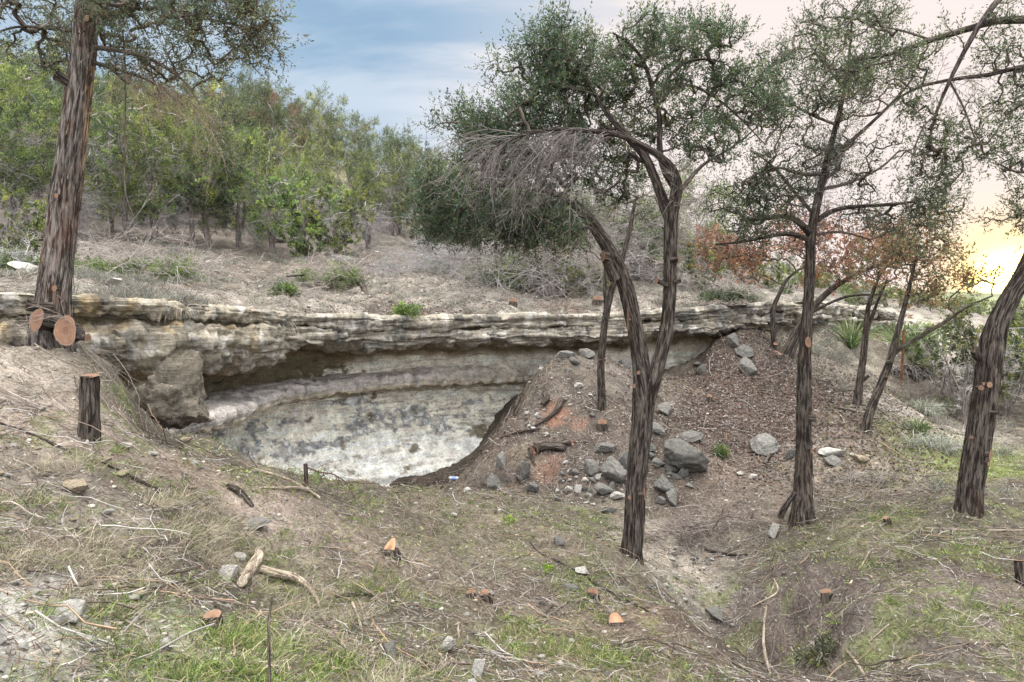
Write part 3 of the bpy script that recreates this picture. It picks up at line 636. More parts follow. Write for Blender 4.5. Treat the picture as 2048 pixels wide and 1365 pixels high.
def twig_fan(bag, P0, D0, L, rng, r=0.004, C=(0.42, 0.38, 0.36), sub=6, sublen=0.45, droop=0.25, k=3, curl=0.15):
    """Bare twigs with side twigs: starts P0 (N,3), directions D0, lengths L."""
    P0 = np.asarray(P0, float); N_ = len(P0)
    if N_ == 0: return
    L = np.broadcast_to(np.asarray(L, float), (N_,)); n = 6; t = np.linspace(0, 1, n)[None, :, None]
    D0 = nz(np.asarray(D0, float)); curlv = rng.normal(size=(N_, 1, 3)) * curl
    Pm = P0[:, None] + (D0[:, None] * t + np.array([0, 0, -droop]) * t ** 2 + curlv * t ** 2) * L[:, None, None] + np.cumsum(rng.normal(size=(N_, n, 3)), 1) * 0.012 * L[:, None, None]
    Pm[:, 0] = P0
    c = np.asarray(C, float) * rng.uniform(0.7, 1.25, (N_, 1)); rr = r * np.linspace(1, 0.35, n)[None] * rng.uniform(0.7, 1.2, (N_, 1))
    tubes(bag, Pm, rr, k, c)
    if sub:
        i = rng.randint(1, n - 1, (N_, sub)); st = Pm[np.arange(N_)[:, None], i].reshape(-1, 3); dv = nz(Pm[:, -1] - Pm[:, 0])
        sdv = nz(dv[:, None] * 0.9 + rng.normal(size=(N_, sub, 3)) * 0.55).reshape(-1, 3); SL = (L[:, None] * sublen * rng.uniform(0.4, 1.2, (N_, sub))).ravel()
        m = 4; t = np.linspace(0, 1, m)[None, :, None]
        Q = st[:, None] + (sdv[:, None] * t + np.array([0, 0, -droop]) * t ** 2 + rng.normal(size=(len(st), 1, 3)) * curl * t ** 2) * SL[:, None, None]
        tubes(bag, Q, r * 0.55 * np.linspace(1, 0.4, m)[None] * np.ones((len(Q), 1)), 3, c.repeat(sub, 0) * rng.uniform(0.85, 1.15, (N_ * sub, 1)))
        if sub >= 5:
            i = rng.randint(1, m, (len(Q), 3)); st = Q[np.arange(len(Q))[:, None], i].reshape(-1, 3)
            s2 = nz(sdv[:, None] * 0.9 + rng.normal(size=(len(Q), 3, 3)) * 0.6).reshape(-1, 3); L2 = (SL[:, None] * 0.45 * rng.uniform(0.5, 1.2, (len(Q), 3))).ravel()
            E = st[:, None] + s2[:, None] * np.linspace(0, 1, 3)[None, :, None] * L2[:, None, None]
            tubes(bag, E, r * 0.38 * np.ones((len(E), 3)), 3, c.repeat(sub * 3, 0))
WOOD_RED = (0.165, 0.092, 0.064); WOOD = (0.20, 0.115, 0.076); SAP = (0.29, 0.205, 0.145); BARK = (0.11, 0.06, 0.045)
def cut_disc(Cn, Nn, a, b, rng, cols=(WOOD_RED, WOOD, WOOD, SAP), up=(0, 0, 1)):
    """A sawn face: ringed disc, semi-axes a (across) and b (up), slightly irregular."""
    Nn = nz(np.array(Nn, float)); X = np.cross(up, Nn); X = np.array([1.0, 0, 0]) if np.linalg.norm(X) < 1e-3 else nz(X); Y = np.cross(Nn, X)
    k = 28; ang = np.arange(k) * 2 * math.pi / k; wob = 1 + 0.07 * np.sin(2 * ang + rng.rand() * 6) + 0.05 * np.sin(3 * ang + rng.rand() * 6) + 0.03 * rng.normal(size=k)
    rings = list(np.linspace(0.08, 0.93, 13)) + [0.97, 1.0]; V = [Cn]; C = [cols[0]]
    for i, f in enumerate(rings):
        c = np.array(cols[min(i * len(cols) // len(rings), len(cols) - 1)]) * (1 + (0.16 if i % 2 else -0.16)) * rng.uniform(0.9, 1.1)
        if f > 0.95: c = np.array((0.10, 0.06, 0.045))
        for j in range(k):
            V.append(np.array(Cn) + (X * math.cos(ang[j]) * a + Y * math.sin(ang[j]) * b) * f * wob[j]); C.append(c * (1 + 0.06 * rng.normal()))
    T = [(0, 1 + j, 1 + (j + 1) % k) for j in range(k)]; Q = []
    for i in range(len(rings) - 1):
        for j in range(k): Q.append((1 + i * k + j, 1 + (i + 1) * k + j, 1 + (i + 1) * k + (j + 1) % k, 1 + i * k + (j + 1) % k))
    return np.array(V), np.array(Q), np.array(T), np.clip(np.array(C), 0, 1)
def stub(root, base, tip, r0, r1, seed, normal=None, b=None, mat=None, name='branch_stub', cols=None, bed=0.8):
    """A sawn-off branch: bark tube with a cut face as its sub-part."""
    rng = RS(seed); bag = Bag(); base = np.array(base, float); tip = np.array(tip, float)
    L = np.linalg.norm(tip - base); ax = (tip - base) / max(L, 1e-6); nm = nz(np.array(ax if normal is None else normal, float))
    big_trunk(bag, [base, base + ax * L * 0.5, tip], [r0, (r0 + r1) / 2, r1], 24, 0.012, seed, 0, 0.06, 0.04)
    st = bag.part(root, name, mat or M_bark, True)
    V, Q, T, C = cut_disc(tip + ax * 0.002, nm, r1 * 1.03, (b or r1) * 1.03, rng, cols or (WOOD_RED, WOOD, WOOD, SAP))
    f = mesh('cut_face', V - np.array(root.location), quads=Q, tris=T, mat=M_cut, col=C, parent=st); KIDS.setdefault(st.name, []).append(f)
    return st
def blob_points(blobs, rng):
    """blobs: (u, v, y, ru px, rv px, depth m, count): points inside flattened balls given on the photo's grid."""
    out = []
    for (u, v, y, ru, rv, dp, n) in blobs:
        m = max(5, n // 9); q = nz(rng.normal(size=(m, 3))) * rng.rand(m, 1) ** 0.4; c = P(u, v, y); s = y / F
        q = q[rng.randint(0, m, n)]; loc = rng.normal(size=(n, 3)) * np.array([0.07, 0.07, 0.07]) * (y / 7.3)
        out.append(loc + c + np.stack([q[:, 0] * ru * s, q[:, 1] * dp, q[:, 2] * rv * s], -1))
    return np.concatenate(out)
def limb(bag, pix, seed=0, sides=24, nodes=None, seg=0.03, **k):
    """pix rows (u, v, y, width px): a limb traced at its own distance."""
    a = np.array(pix, float); pt = P(a[:, 0], a[:, 1], a[:, 2]); r = a[:, 3] / 2 * a[:, 2] / F * 0.77
    c, rr = big_trunk(bag, pt, r, sides, seg, seed, **k)
    if nodes is not None: nodes.append(c[::3])
    return c, rr

# ------------------------------------------------------------------ the five large junipers
GREENS = ((0.055,0.095,0.045),(0.075,0.125,0.045),(0.045,0.080,0.042),(0.10,0.15,0.055),(0.06,0.10,0.06))
def juniper(wf, label, trunk, limbs, blobs, seed, thin_limbs=(), dead=None, sides=72, flare=0.35, leaf=None, cuts=(), cols=GREENS, sprays=1, spray=None, bark=None, cat='tree', group=None, name='juniper_tree', bark_part=True, strip=0.045, rmax=0.03):
    rng = RS(seed); y = trunk[0][2]; base = P(trunk[0][0], trunk[0][1], y); base[2] = h_all(base[None, :2])[0]
    root = thing(name, base, label, cat, group)
    nodes = []; tb = Bag(); tr = [list(trunk[0])] + [list(t) for t in trunk]
    a = np.array(trunk, float); pt = P(a[:, 0], a[:, 1], a[:, 2]); r = a[:, 3] / 2 * a[:, 2] / F * (wf or 0.86)
    pt = np.concatenate([[np.array([pt[0][0], pt[0][1], min(pt[0][2], base[2]) - 0.22])], pt]); r = np.concatenate([[r[0] * 1.15], r])
    c, rr = big_trunk(tb, pt, r, sides, 0.018, seed, flare, strip=strip); nodes.append(c[len(c) // 3::4])
    tb.part(root, 'trunk', bark or M_bark, True)
    for i, lb in enumerate(limbs):
        b = Bag(); limb(b, lb, seed + 11 + i, 28, nodes, flute=0.1, strip=strip); b.part(root, 'limb', bark or M_bark, True)
    bb = Bag()
    for i, lb in enumerate(thin_limbs): limb(bb, lb, seed + 50 + i, 10, nodes, 0.05, flute=0.1, strip=0.03)
    if blobs:
        att = blob_points(blobs, rng); Pp, Rr, ends, ai = colonize(np.concatenate(nodes), None, att, rng, 0.0035, rmax, expo=0.42)
        col = np.array([0.15, 0.12, 0.10]) * rng.uniform(0.7, 1.4, (len(Pp), 1)); tubes(bb, Pp, Rr, 4, col)
        lf = Bag(); kw = dict(n=17, L=0.23, l=0.036, w=0.0056, cols=cols, up=0.75, spread=0.26); kw.update(leaf or {})
        tips = Pp[:, -1]; leafage(lf, tips, ends, rng, **kw)
        for s_ in range(sprays):
            j = rng.randint(3, Pp.shape[1], len(Pp)); m = Pp[np.arange(len(Pp)), j]; Lc = np.linalg.norm(Pp[:, -1] - Pp[:, 0], axis=1)
            off = rng.normal(size=m.shape) * 0.04; sel = rng.rand(len(m)) < 0.40; m = m * 0.35 + Pp[:, -1] * 0.65
            leafage(lf, (m + off)[sel], (ends + nz(off))[sel], rng, **kw)
        lf.part(root, 'crown', M_leaf)
    if bb.n: bb.part(root, 'branches', M_twig_bark, True)
    if dead: 
        db = Bag(); dead(db, nodes, rng); db.part(root, 'dead_twigs', M_twig)
    for i, cc in enumerate(cuts):
        (u, v, yy, rr_, dirn, ln, bv) = cc; p = P(u, v, yy); rad = rr_ * 0.86 * yy / F; d = nz(np.array(dirn, float))
        stub(root, p - d * ln, p, rad * 1.12, rad, seed + 200 + i, b=bv * yy / F if bv else None)
    return root, nodes
M_twig_bark = bark_mat('twig_bark', (0.07, 0.055, 0.045), (0.20, 0.17, 0.15), (0.16, 0.08, 0.05), 0.3)
def seg_pts(path, n, rng):
    path = np.concatenate([P(a[0], a[1], a[2])[None] for a in path]); q = resample(path, 60); return q[rng.randint(2, 60, n)]

# left foreground juniper
juniper(0.74, 'big shaggy-barked juniper in the left foreground with large sawn branches at its foot',
  [(112,770,6.6,108),(108,740,6.6,104),(104,690,6.6,112),(103,650,6.6,104),(106,600,6.6,88),(116,520,6.6,82),(123,450,6.6,79),(133,380,6.6,75),(142,310,6.6,69),(152,230,6.6,66),(163,150,6.6,63),(171,60,6.6,59),(178,-30,6.6,55),(190,-200,6.6,48),(205,-420,6.6,36),(215,-600,6.6,20)],
  [],
  [(330,30,6.3,150,75,0.9,330),(450,60,6.4,100,70,0.7,240),(520,70,6.4,42,55,0.4,110),(250,90,6.9,110,70,0.8,150),(330,140,6.8,90,50,0.6,90),(60,50,6.9,120,55,0.9,230),(500,-60,6.4,110,60,0.6,140),
   (90,110,7.2,60,30,0.5,60),(230,-60,6.6,260,80,1.4,240),(0,-30,6.5,120,60,1,80)],
  11,
  thin_limbs=[[(186,40,6.6,14),(250,20,6.5,11),(330,15,6.4,9),(420,40,6.4,6),(520,60,6.4,4)],[(184,95,6.6,16),(230,100,6.6,11),(300,115,6.5,9),(370,160,6.5,6),(400,210,6.5,4)],[(190,10,6.6,14),(260,-40,6.4,10),(380,-30,6.3,8),(480,0,6.3,6),(545,50,6.3,3)],
   [(165,60,6.6,12),(110,60,6.8,8),(40,50,6.9,6),(-20,70,6.9,4)],[(186,125,6.6,12),(240,140,6.7,8),(310,165,6.7,6),(370,215,6.7,4)],[(205,-120,6.6,14),(320,-110,6.5,10),(450,-90,6.4,7),(560,-60,6.4,4)],
   [(246,60,6.6,4),(252,160,6.6,4),(250,260,6.6,4),(249,340,6.6,4),(250,390,6.55,4),(270,440,6.5,3)]],
  dead=lambda b, nd, rng: (twig_fan(b, seg_pts([(190,110,6.6),(260,140,6.6),(380,200,6.6),(400,240,6.6)], 46, rng), rng.normal(size=(46,3)) * 0.5 + np.array([0.7, 0, -0.5]), rng.uniform(0.25, 0.6, 46), rng, 0.004, (0.22, 0.18, 0.15), 6),
                          twig_fan(b, seg_pts([(50,660,6.3),(100,620,6.2),(150,650,6.2)], 10, rng), rng.normal(size=(10,3)) * 0.5 + np.array([-0.8, -0.1, 0.1]), rng.uniform(0.2, 0.5, 10), rng, 0.004, (0.2, 0.17, 0.15), 4),
                          twig_fan(b, seg_pts([(160,690,6.3),(175,700,6.2)], 6, rng), rng.normal(size=(6,3)) * 0.4 + np.array([0.8, -0.1, -0.5]), rng.uniform(0.3, 0.6, 6), rng, 0.004, (0.2, 0.17, 0.15), 4)),
  bark=M_bark_l, sides=110, flare=0.25, cols=((0.075,0.105,0.068),(0.06,0.082,0.052),(0.10,0.125,0.07),(0.11,0.105,0.06)), strip=0.05,
  cuts=[(131,662,6.22,24,(0.28,-0.9,0.12),0.22,29),(74,640,6.22,21,(-0.35,-0.9,0.25),0.22,25),(53,610,6.3,14,(-0.8,-0.6,0.2),0.2,19),(109,577,6.38,6,(0,-1,0),0.05,6),(176,676,6.2,7,(0.9,-0.5,0.0),0.22,8),(173,37,6.38,6,(0.1,-1,0),0.06,6),(113,150,6.5,11,(-0.75,-0.4,0.5),0.16,12),(113,392,6.4,5,(-0.2,-1,0),0.05,5)])

# centre juniper, two stems
def dead_centre(b, nd, rng):
    a = [(1350,345,7.1),(1300,300,7.1),(1240,265,7.0),(1180,262,6.9),(1100,258,6.8),(1040,270,6.7),(980,300,6.6)]
    n = 56; twig_fan(b, seg_pts(a[2:], n, rng), np.array([-0.75, -0.15, -0.35]) + rng.normal(size=(n, 3)) * np.array([0.35, 0.5, 0.35]), rng.uniform(0.35, 0.95, n), rng, 0.0042, (0.21, 0.185, 0.175), 8, droop=0.55)
    c = [(1230,430,7.4),(1180,410,7.3),(1120,400,7.2),(1050,420,7.1),(980,400,7.0)]
    n = 46; twig_fan(b, seg_pts(c, n, rng), np.array([-0.8, -0.1, 0.0]) + rng.normal(size=(n, 3)) * 0.45, rng.uniform(0.3, 0.8, n), rng, 0.004, (0.16, 0.14, 0.125), 8, droop=0.4)
    d = [(1350,420,7.1),(1340,380,7.1),(1360,340,7.1)]
    n = 14; twig_fan(b, seg_pts(d, n, rng), np.array([0.3, -0.1, 0.1]) + rng.normal(size=(n, 3)) * 0.6, rng.uniform(0.2, 0.5, n), rng, 0.004, (0.24, 0.21, 0.19), 5, droop=0.2)
juniper(0.76, 'forked juniper in the middle of the hollow with arching dead branches',
  [(1262,1112,7.25,52),(1268,1060,7.25,54),(1272,980,7.25,55),(1278,900,7.25,56),(1284,840,7.25,58),(1288,790,7.25,60),(1283,740,7.25,48),(1277,690,7.25,44),(1266,630,7.25,43),(1250,565,7.25,41),(1228,515,7.25,38),(1200,468,7.25,34),(1170,428,7.25,29),(1145,405,7.2,22)],
  [[(1296,800,7.25,44),(1306,765,7.22,42),(1322,710,7.2,40),(1335,650,7.2,38),(1340,580,7.2,36),(1341,500,7.2,36),(1342,440,7.2,38),(1348,410,7.2,34),(1356,375,7.15,28),(1350,345,7.1,24),(1330,320,7.1,21),(1300,300,7.1,18),(1240,268,7.0,15),(1180,262,6.9,12),(1100,258,6.8,9),(1040,270,6.7,8),(980,300,6.6,5)],
   [(1340,440,7.25,34),(1325,400,7.3,28),(1310,360,7.3,24),(1290,310,7.3,22),(1250,270,7.3,18),(1215,230,7.3,14),(1190,190,7.3,9),(1160,140,7.3,6)],
   [(1355,380,7.2,22),(1325,340,7.3,17),(1318,290,7.3,14),(1320,230,7.3,13),(1305,180,7.3,12),(1292,130,7.3,9),(1265,90,7.2,6),(1225,66,7.1,4)],
   [(1230,560,7.2,30),(1212,520,7.15,22),(1206,508,7.1,18)]],
  [(1110,110,7.4,70,75,0.5,260),(1200,130,7.5,80,70,0.6,260),(1060,170,7.4,75,60,0.5,190),(1030,240,7.4,75,50,0.6,220),(930,260,7.3,62,40,0.5,170),(1150,210,7.6,110,70,0.7,260),(1290,90,7.4,40,50,0.4,110),(1380,90,7.3,60,55,0.5,160),(1440,75,7.2,38,38,0.4,80),
   (1350,190,7.5,110,70,0.7,230),(1450,190,7.3,80,70,0.5,170),(1530,210,7.3,60,60,0.5,110),(1420,290,7.5,80,60,0.6,150),(1250,220,7.8,90,60,0.5,150),
   (900,420,7.2,70,60,0.6,330),(980,440,7.3,85,50,0.7,400),(1070,450,7.3,80,48,0.7,360),(870,370,7.2,45,40,0.5,110),(1000,350,7.6,110,50,0.6,230),(1130,340,7.7,90,50,0.5,120),(1220,360,7.8,60,60,0.4,100),(1130,470,7.4,45,30,0.5,110),(960,300,7.6,80,40,0.5,170),(1060,310,7.7,90,40,0.5,170),(1150,290,7.8,80,50,0.5,150),(1250,300,7.8,60,50,0.5,110)],
  23, thin_limbs=[[(1312,205,7.3,10),(1345,140,7.3,8),(1390,115,7.25,6),(1450,125,7.2,4)],[(1320,200,7.3,10),(1355,165,7.3,9),(1410,180,7.3,7),(1470,225,7.3,5),(1530,290,7.3,3)],[(1230,560,7.25,10),(1180,420,7.3,12),(1120,400,7.2,10),(1050,420,7.1,8),(960,420,7.1,6),(880,400,7.1,4)],
    [(1150,410,7.2,18),(1105,385,7.2,14),(1050,375,7.2,10),(980,370,7.2,6)],[(1240,268,7.1,10),(1150,300,7.2,8),(1060,350,7.2,7),(980,360,7.2,4)],[(1348,400,7.2,14),(1400,330,7.3,8),(1460,300,7.3,6),(1520,250,7.3,4)],[(1195,190,7.3,8),(1120,170,7.3,6),(1050,180,7.3,4)]],
  dead=dead_centre, sides=90, flare=0.55, cols=((0.070,0.112,0.062),(0.095,0.14,0.075),(0.048,0.080,0.045),(0.13,0.165,0.07)), sprays=2,
  cuts=[(1289,990,7.02,5,(0.9,-0.5,0.1),0.06,14),(1357,519,7.08,5,(0.8,-0.6,0),0.08,7),(1313,562,7.05,6,(-0.9,-0.4,0.3),0.14,7),(1362,560,7.1,5,(1,-0.3,0.2),0.07,5),(1277,746,7.08,4,(-0.1,-1,0),0.04,4),(1206,513,7.05,10,(-0.9,-0.3,0.1),0.06,12),(1256,640,7.1,3,(-0.9,-0.6,0),0.03,28),(1268,772,7.06,4,(-0.4,-1,0),0.05,4),(1259,995,7.0,4,(-0.3,-1,0),0.05,4)])

# slender trunk behind the centre juniper
juniper(None, 'slender juniper stem standing on the debris mound just left of the forked juniper',
  [(1204,830,11.9,20),(1204,800,11.9,19),(1201,740,11.9,19),(1205,690,11.9,18),(1210,640,11.9,18),(1220,590,11.9,17),(1236,545,11.9,15),(1250,500,12.0,13),(1262,450,12.1,10),(1270,400,12.2,7)],
  [[(1214,640,11.85,12),(1210,600,11.8,10),(1209,560,11.8,9),(1210,530,11.8,6)]],
  [(1180,470,12.2,50,30,0.5,50),(1230,400,12.4,60,40,0.6,70),(1290,430,12.4,50,45,0.6,60)], 31, flare=0.2, sides=40, cuts=[(1196,722,11.78,3,(-1,-0.3,0),0.07,4)], cols=((0.10,0.13,0.06),(0.08,0.11,0.06)))

# right centre juniper
juniper(0.77, 'straight shaggy juniper right of centre with one round sawn knot facing the camera',
  [(1604,1042,8.4,66),(1606,1000,8.4,54),(1607,950,8.4,46),(1608,880,8.4,40),(1608,800,8.4,38),(1608,740,8.4,35),(1611,680,8.4,32),(1617,600,8.4,28),(1620,540,8.4,27),(1620,480,8.4,26),(1628,430,8.4,23),(1640,380,8.4,20),(1655,320,8.4,17),(1672,250,8.4,13),(1690,180,8.4,9),(1700,100,8.4,6),(1705,20,8.4,4)],
  [[(1622,470,8.4,20),(1600,445,8.3,16),(1570,430,8.3,12),(1530,440,8.3,9),(1480,440,8.3,6)],[(1618,480,8.4,15),(1580,466,8.3,12),(1530,475,8.2,9),(1480,485,8.2,7),(1430,490,8.2,4)],[(1634,440,8.4,15),(1670,418,8.4,12),(1730,412,8.4,10),(1790,410,8.4,8),(1850,400,8.4,5)],
   [(1655,320,8.4,13),(1700,285,8.5,10),(1750,240,8.5,8),(1800,190,8.5,6),(1830,150,8.5,4)],[(1560,1035,8.3,18),(1572,1010,8.25,16),(1590,985,8.2,10)]],
  [(1560,330,8.5,90,60,0.9,210),(1480,400,8.4,70,50,0.8,180),(1560,400,8.5,80,40,0.8,170),(1520,460,8.2,80,26,0.6,130),(1640,200,8.5,90,70,0.9,250),(1690,100,8.5,80,70,0.8,200),(1560,220,8.4,80,60,0.7,190),(1700,30,8.5,60,50,0.6,110),(1640,60,8.5,60,40,0.5,80),
   (1730,330,8.6,90,60,0.8,170),(1800,410,8.4,80,40,0.7,150),(1850,440,8.5,60,30,0.6,90),(1740,180,8.6,70,60,0.6,100),(1650,330,8.8,80,70,0.6,130),(1720,450,8.6,60,30,0.5,60),(1550,110,8.4,50,40,0.5,70)],
  41, thin_limbs=[[(1645,350,8.4,10),(1600,350,8.3,8),(1550,330,8.3,6),(1490,360,8.3,4)],[(1672,250,8.4,9),(1620,230,8.4,7),(1570,200,8.4,5),(1540,150,8.4,3)],[(1628,430,8.4,11),(1585,380,8.4,8),(1545,330,8.4,6),(1500,300,8.4,4)],[(1690,180,8.4,7),(1650,130,8.4,5),(1620,90,8.4,3)],[(1640,380,8.4,11),(1690,370,8.5,8),(1760,340,8.5,6),(1800,300,8.5,4)],[(1630,470,8.4,8),(1680,462,8.4,6),(1740,480,8.4,4)]],
  dead=lambda b, nd, rng: (twig_fan(b, seg_pts([(1630,460,8.4),(1650,350,8.4),(1670,260,8.4)], 50, rng), rng.normal(size=(50,3)), rng.uniform(0.2, 0.6, 50), rng, 0.004, (0.34,0.31,0.30), 6)),
  cols=((0.075,0.10,0.058),(0.06,0.085,0.05),(0.11,0.135,0.06),(0.045,0.068,0.04)), flare=0.3, sides=80, leaf=dict(n=13),
  cuts=[(1616,685,8.22,7,(0.05,-1,0.1),0.05,10),(1632,838,8.25,7,(0.9,-0.5,0),0.08,8),(1623,902,8.22,4,(0.5,-1,0),0.05,5)])

# leaning juniper on the right
juniper(0.74, 'thick juniper leaning right at the edge of the clearing with several sawn knots',
  [(1938,1018,7.4,70),(1944,960,7.4,66),(1955,890,7.4,66),(1966,820,7.4,62),(1974,760,7.4,62),(1982,700,7.4,64),(1990,660,7.4,58),(2008,620,7.4,52),(2030,580,7.4,50),(2052,545,7.4,50),(2078,480,7.4,46),(2100,400,7.4,40),(2120,250,7.4,34),(2130,100,7.4,26),(2140,-60,7.4,16)],
  [[(2135,60,7.4,26),(2090,40,7.3,22),(2048,40,7.2,19),(1990,42,7.2,18),(1930,60,7.2,16),(1870,78,7.2,14),(1820,96,7.2,13),(1770,112,7.2,10),(1725,118,7.2,6),(1690,124,7.2,4)],
   [(2128,170,7.4,20),(2090,130,7.3,16),(2048,133,7.2,13),(1980,150,7.2,11),(1900,160,7.2,9),(1840,172,7.2,7),(1790,200,7.2,5)],
   [(2120,-120,7.4,20),(2060,-60,7.2,18),(1995,0,7.1,15),(1955,55,7.05,13),(1925,110,7.0,11),(1895,170,7.0,9),(1870,230,7.0,7),(1855,300,7.0,4)],
   [(1955,715,7.3,22),(1948,700,7.2,18)]],
  [(1950,290,7.2,38,38,0.4,90),(1890,290,7.1,45,45,0.4,80),(1830,230,7.1,50,40,0.4,70),(1850,340,7.1,50,30,0.4,60),(2010,110,7.3,45,55,0.5,80),(2040,200,7.3,40,50,0.5,80),(2040,330,7.3,35,50,0.5,80),(1990,210,7.2,50,50,0.5,60),(2035,420,7.4,35,45,0.5,70),
   (1760,150,7.2,70,26,0.4,80),(1690,150,7.2,50,24,0.4,60),(1640,110,7.2,45,30,0.4,60),(1840,110,7.2,60,26,0.4,50),(2100,250,7.4,60,120,0.8,120),(2000,20,7.1,40,25,0.3,40),(1900,380,7.3,50,25,0.4,40),(1740,60,7.3,60,30,0.4,60)],
  53, thin_limbs=[[(1860,80,7.2,7),(1800,60,7.2,5),(1740,50,7.2,3)],[(1900,165,7.2,6),(1930,220,7.2,5),(1950,280,7.2,3)],[(2120,300,7.4,12),(2080,330,7.4,9),(2040,350,7.3,6),(2000,330,7.3,4)],[(2115,380,7.4,9),(2070,420,7.4,7),(2030,430,7.4,4)],[(1770,112,7.2,6),(1720,140,7.2,5),(1660,140,7.2,3)],[(1870,230,7.0,5),(1840,260,7.0,4),(1820,330,7.0,3)]],
  cols=((0.075,0.10,0.052),(0.10,0.125,0.06),(0.055,0.078,0.045)), flare=0.22, sides=90, leaf=dict(n=15),
  dead=lambda b, nd, rng: twig_fan(b, seg_pts([(1960,150,7.2),(1850,170,7.2),(1780,200,7.2)], 26, rng), rng.normal(size=(26,3)) + np.array([-0.3,0,-0.3]), rng.uniform(0.2, 0.5, 26), rng, 0.0035, (0.20,0.16,0.14), 5),
  cuts=[(1979,770,7.2,6,(0,-1,0.1),0.05,6),(1962,776,7.2,6,(-0.2,-1,0),0.05,5),(1998,826,7.2,4,(0.9,-0.5,0),0.08,16),(1981,911,7.2,6,(0.4,-0.9,0),0.05,11),(1977,928,7.2,4,(0.2,-1,0),0.05,4),(1943,875,7.2,4,(-0.6,-1,0),0.05,3),(1967,768,7.19,3,(0,-1,0),0.03,3)])

# ------------------------------------------------------------------ rocks
def ico(sub):
    import bmesh
    bm = bmesh.new(); bmesh.ops.create_icosphere(bm, subdivisions=sub, radius=1.0)
    V = np.array([v.co[:] for v in bm.verts]); T = np.array([[v.index for v in f.verts] for f in bm.faces]); bm.free(); return V, T
ICO4, ICO1, ICO2 = ico(5), ico(1), ico(2)
def rock_shape(seed, sub=ICO4, cuts=13, rough_=0.12, lump=0.25):
    rng = RS(seed); V, T = sub; V = V * (1 + lump * pnoise(V * 1.1 + seed * 3.1)[:, None])
    for _ in range(cuts):                          # split faces: flatten against random planes
        n = nz(rng.normal(size=3)); d = rng.uniform(0.42, 0.80); x = V @ n; over = np.maximum(x - d, 0); V = V - np.outer(over * 0.93, n)
    if rough_:
        N_ = nz(V); w = V * 2.2 + seed; V = V + N_ * (rough_ * 0.45 * fbm(w, 3) + rough_ * 0.35 * ridged(w * 1.6, 3) + rough_ * 0.25 * fbm(w * 5, 3))[:, None]
    return V, T
ROCKS = []
def rock_proto(seed, mat=None, **k):
    V, T = rock_shape(seed, **k); m = bpy.data.meshes.new('rock'); m.from_pydata(V.tolist(), [], T.tolist()); m.materials.append(mat or M_rock)
    m.polygons.foreach_set('use_smooth', np.ones(len(T), bool)); return m
for i in range(9): ROCKS.append(rock_proto(100 + i))
R_PALE = [rock_proto(120 + i, M_rock_pale, sub=ICO4, lump=0.3, rough_=0.06) for i in range(4)]
R_TAN = [rock_proto(130 + i, M_rock_tan, rough_=0.09) for i in range(3)]
_rk = RS(77)
M_rock_block = rock_mat('ledge_limestone', layered=True, base=(0.21, 0.182, 0.145))
R_BLOCK = [rock_proto(141, M_rock_block, cuts=5, lump=0.75, rough_=0.34)]
def rock(u, v, w, h, label=None, group=None, kind=ROCKS, idx=None, name='rock', sink=0.22, at=None, y=None, depth=None, rz=None):
    """A rock whose foot shows at pixel (u, v), w by h photo pixels."""
    p = G(u, v) if at is None else np.array(at, float)
    if y is not None: p = P(u, v, y)
    s = p[1] / F; i = _rk.randint(len(kind)) if idx is None else idx
    o = bpy.data.objects.new(name, kind[i]); COL.objects.link(o); sx, sz = w * s / 2 * 1.1, h * s / 2 * 1.15; sy = depth if depth else (sx + sz) / 2
    o.scale = (sx, sy, sz); o.rotation_euler = (_rk.uniform(-0.15, 0.15), _rk.uniform(-0.2, 0.2), _rk.uniform(-0.5, 0.5) if rz is None else rz)
    o.location = (p[0], p[1] + sy * 0.3, p[2] + sz * (1 - sink * 2)); tag(o, label, 'rock', group); return o
rock(338, 868, 100, 120, 'tall knobbly tan boulder standing at the left end of the rock shelter', kind=R_BLOCK, idx=0, name='boulder', sink=0.05, y=7.5, depth=0.30)
rock(1365, 940, 98, 70, 'largest dark grey boulder lying flat right of the forked juniper', idx=1, name='boulder', depth=0.45)
rock(1530, 905, 64, 44, 'angular dark boulder alone on the leaf-covered slope', idx=2, name='boulder')
rock(1325, 985, 46, 42, 'dark rock with a split underside below the largest boulder', idx=3)
rock(1345, 1012, 30, 44, 'pale wedge-shaped rock standing below the dark split rock', idx=4)
rock(1322, 1010, 20, 24, 'small rounded pale rock beside the pale wedge-shaped rock', idx=5)
rock(1300, 905, 26, 26, 'rounded grey rock touching the left side of the largest boulder', idx=6)
rock(1318, 935, 24, 22, 'small grey rock wedged above the dark split rock', idx=7)
rock(1340, 945, 22, 22, 'lighter stone wedged between the largest boulder and its neighbours', idx=8)
rock(1365, 958, 26, 26, 'grey stone under the left foot of the largest boulder', idx=0)
rock(1330, 830, 40, 34, 'tilted pale-edged rock on the slope above the largest boulder', idx=4)
rock(1317, 868, 32, 26, 'dark rock between the tilted rock and the largest boulder', idx=1)
rock(1380, 880, 60, 20, 'low dark slab half buried on top of the largest boulder', idx=2)
rock(1222, 962, 46, 62, 'block of grey rubble left of the forked trunk, tallest of the heap', idx=3, name='boulder', depth=0.28)
rock(1210, 905, 46, 28, 'knobbly grey rock crowning the rubble heap left of the forked trunk', idx=5)
rock(1183, 950, 26, 40, 'shadowed dark rock at the left of the rubble heap', idx=6)
rock(1252, 935, 24, 40, 'grey rock squeezed against the forked trunk from behind', idx=8)
rock(1208, 990, 40, 26, 'slanting grey rock at the foot of the rubble heap', idx=7)
rock(1065, 985, 26, 30, 'rounded pale rock below the broken red roots', idx=5)
rock(1045, 962, 34, 44, 'upright brownish rock under the broken red roots', idx=0, depth=0.2)
rock(985, 978, 40, 40, 'grey rock leaning at the left foot of the debris mound', idx=3)
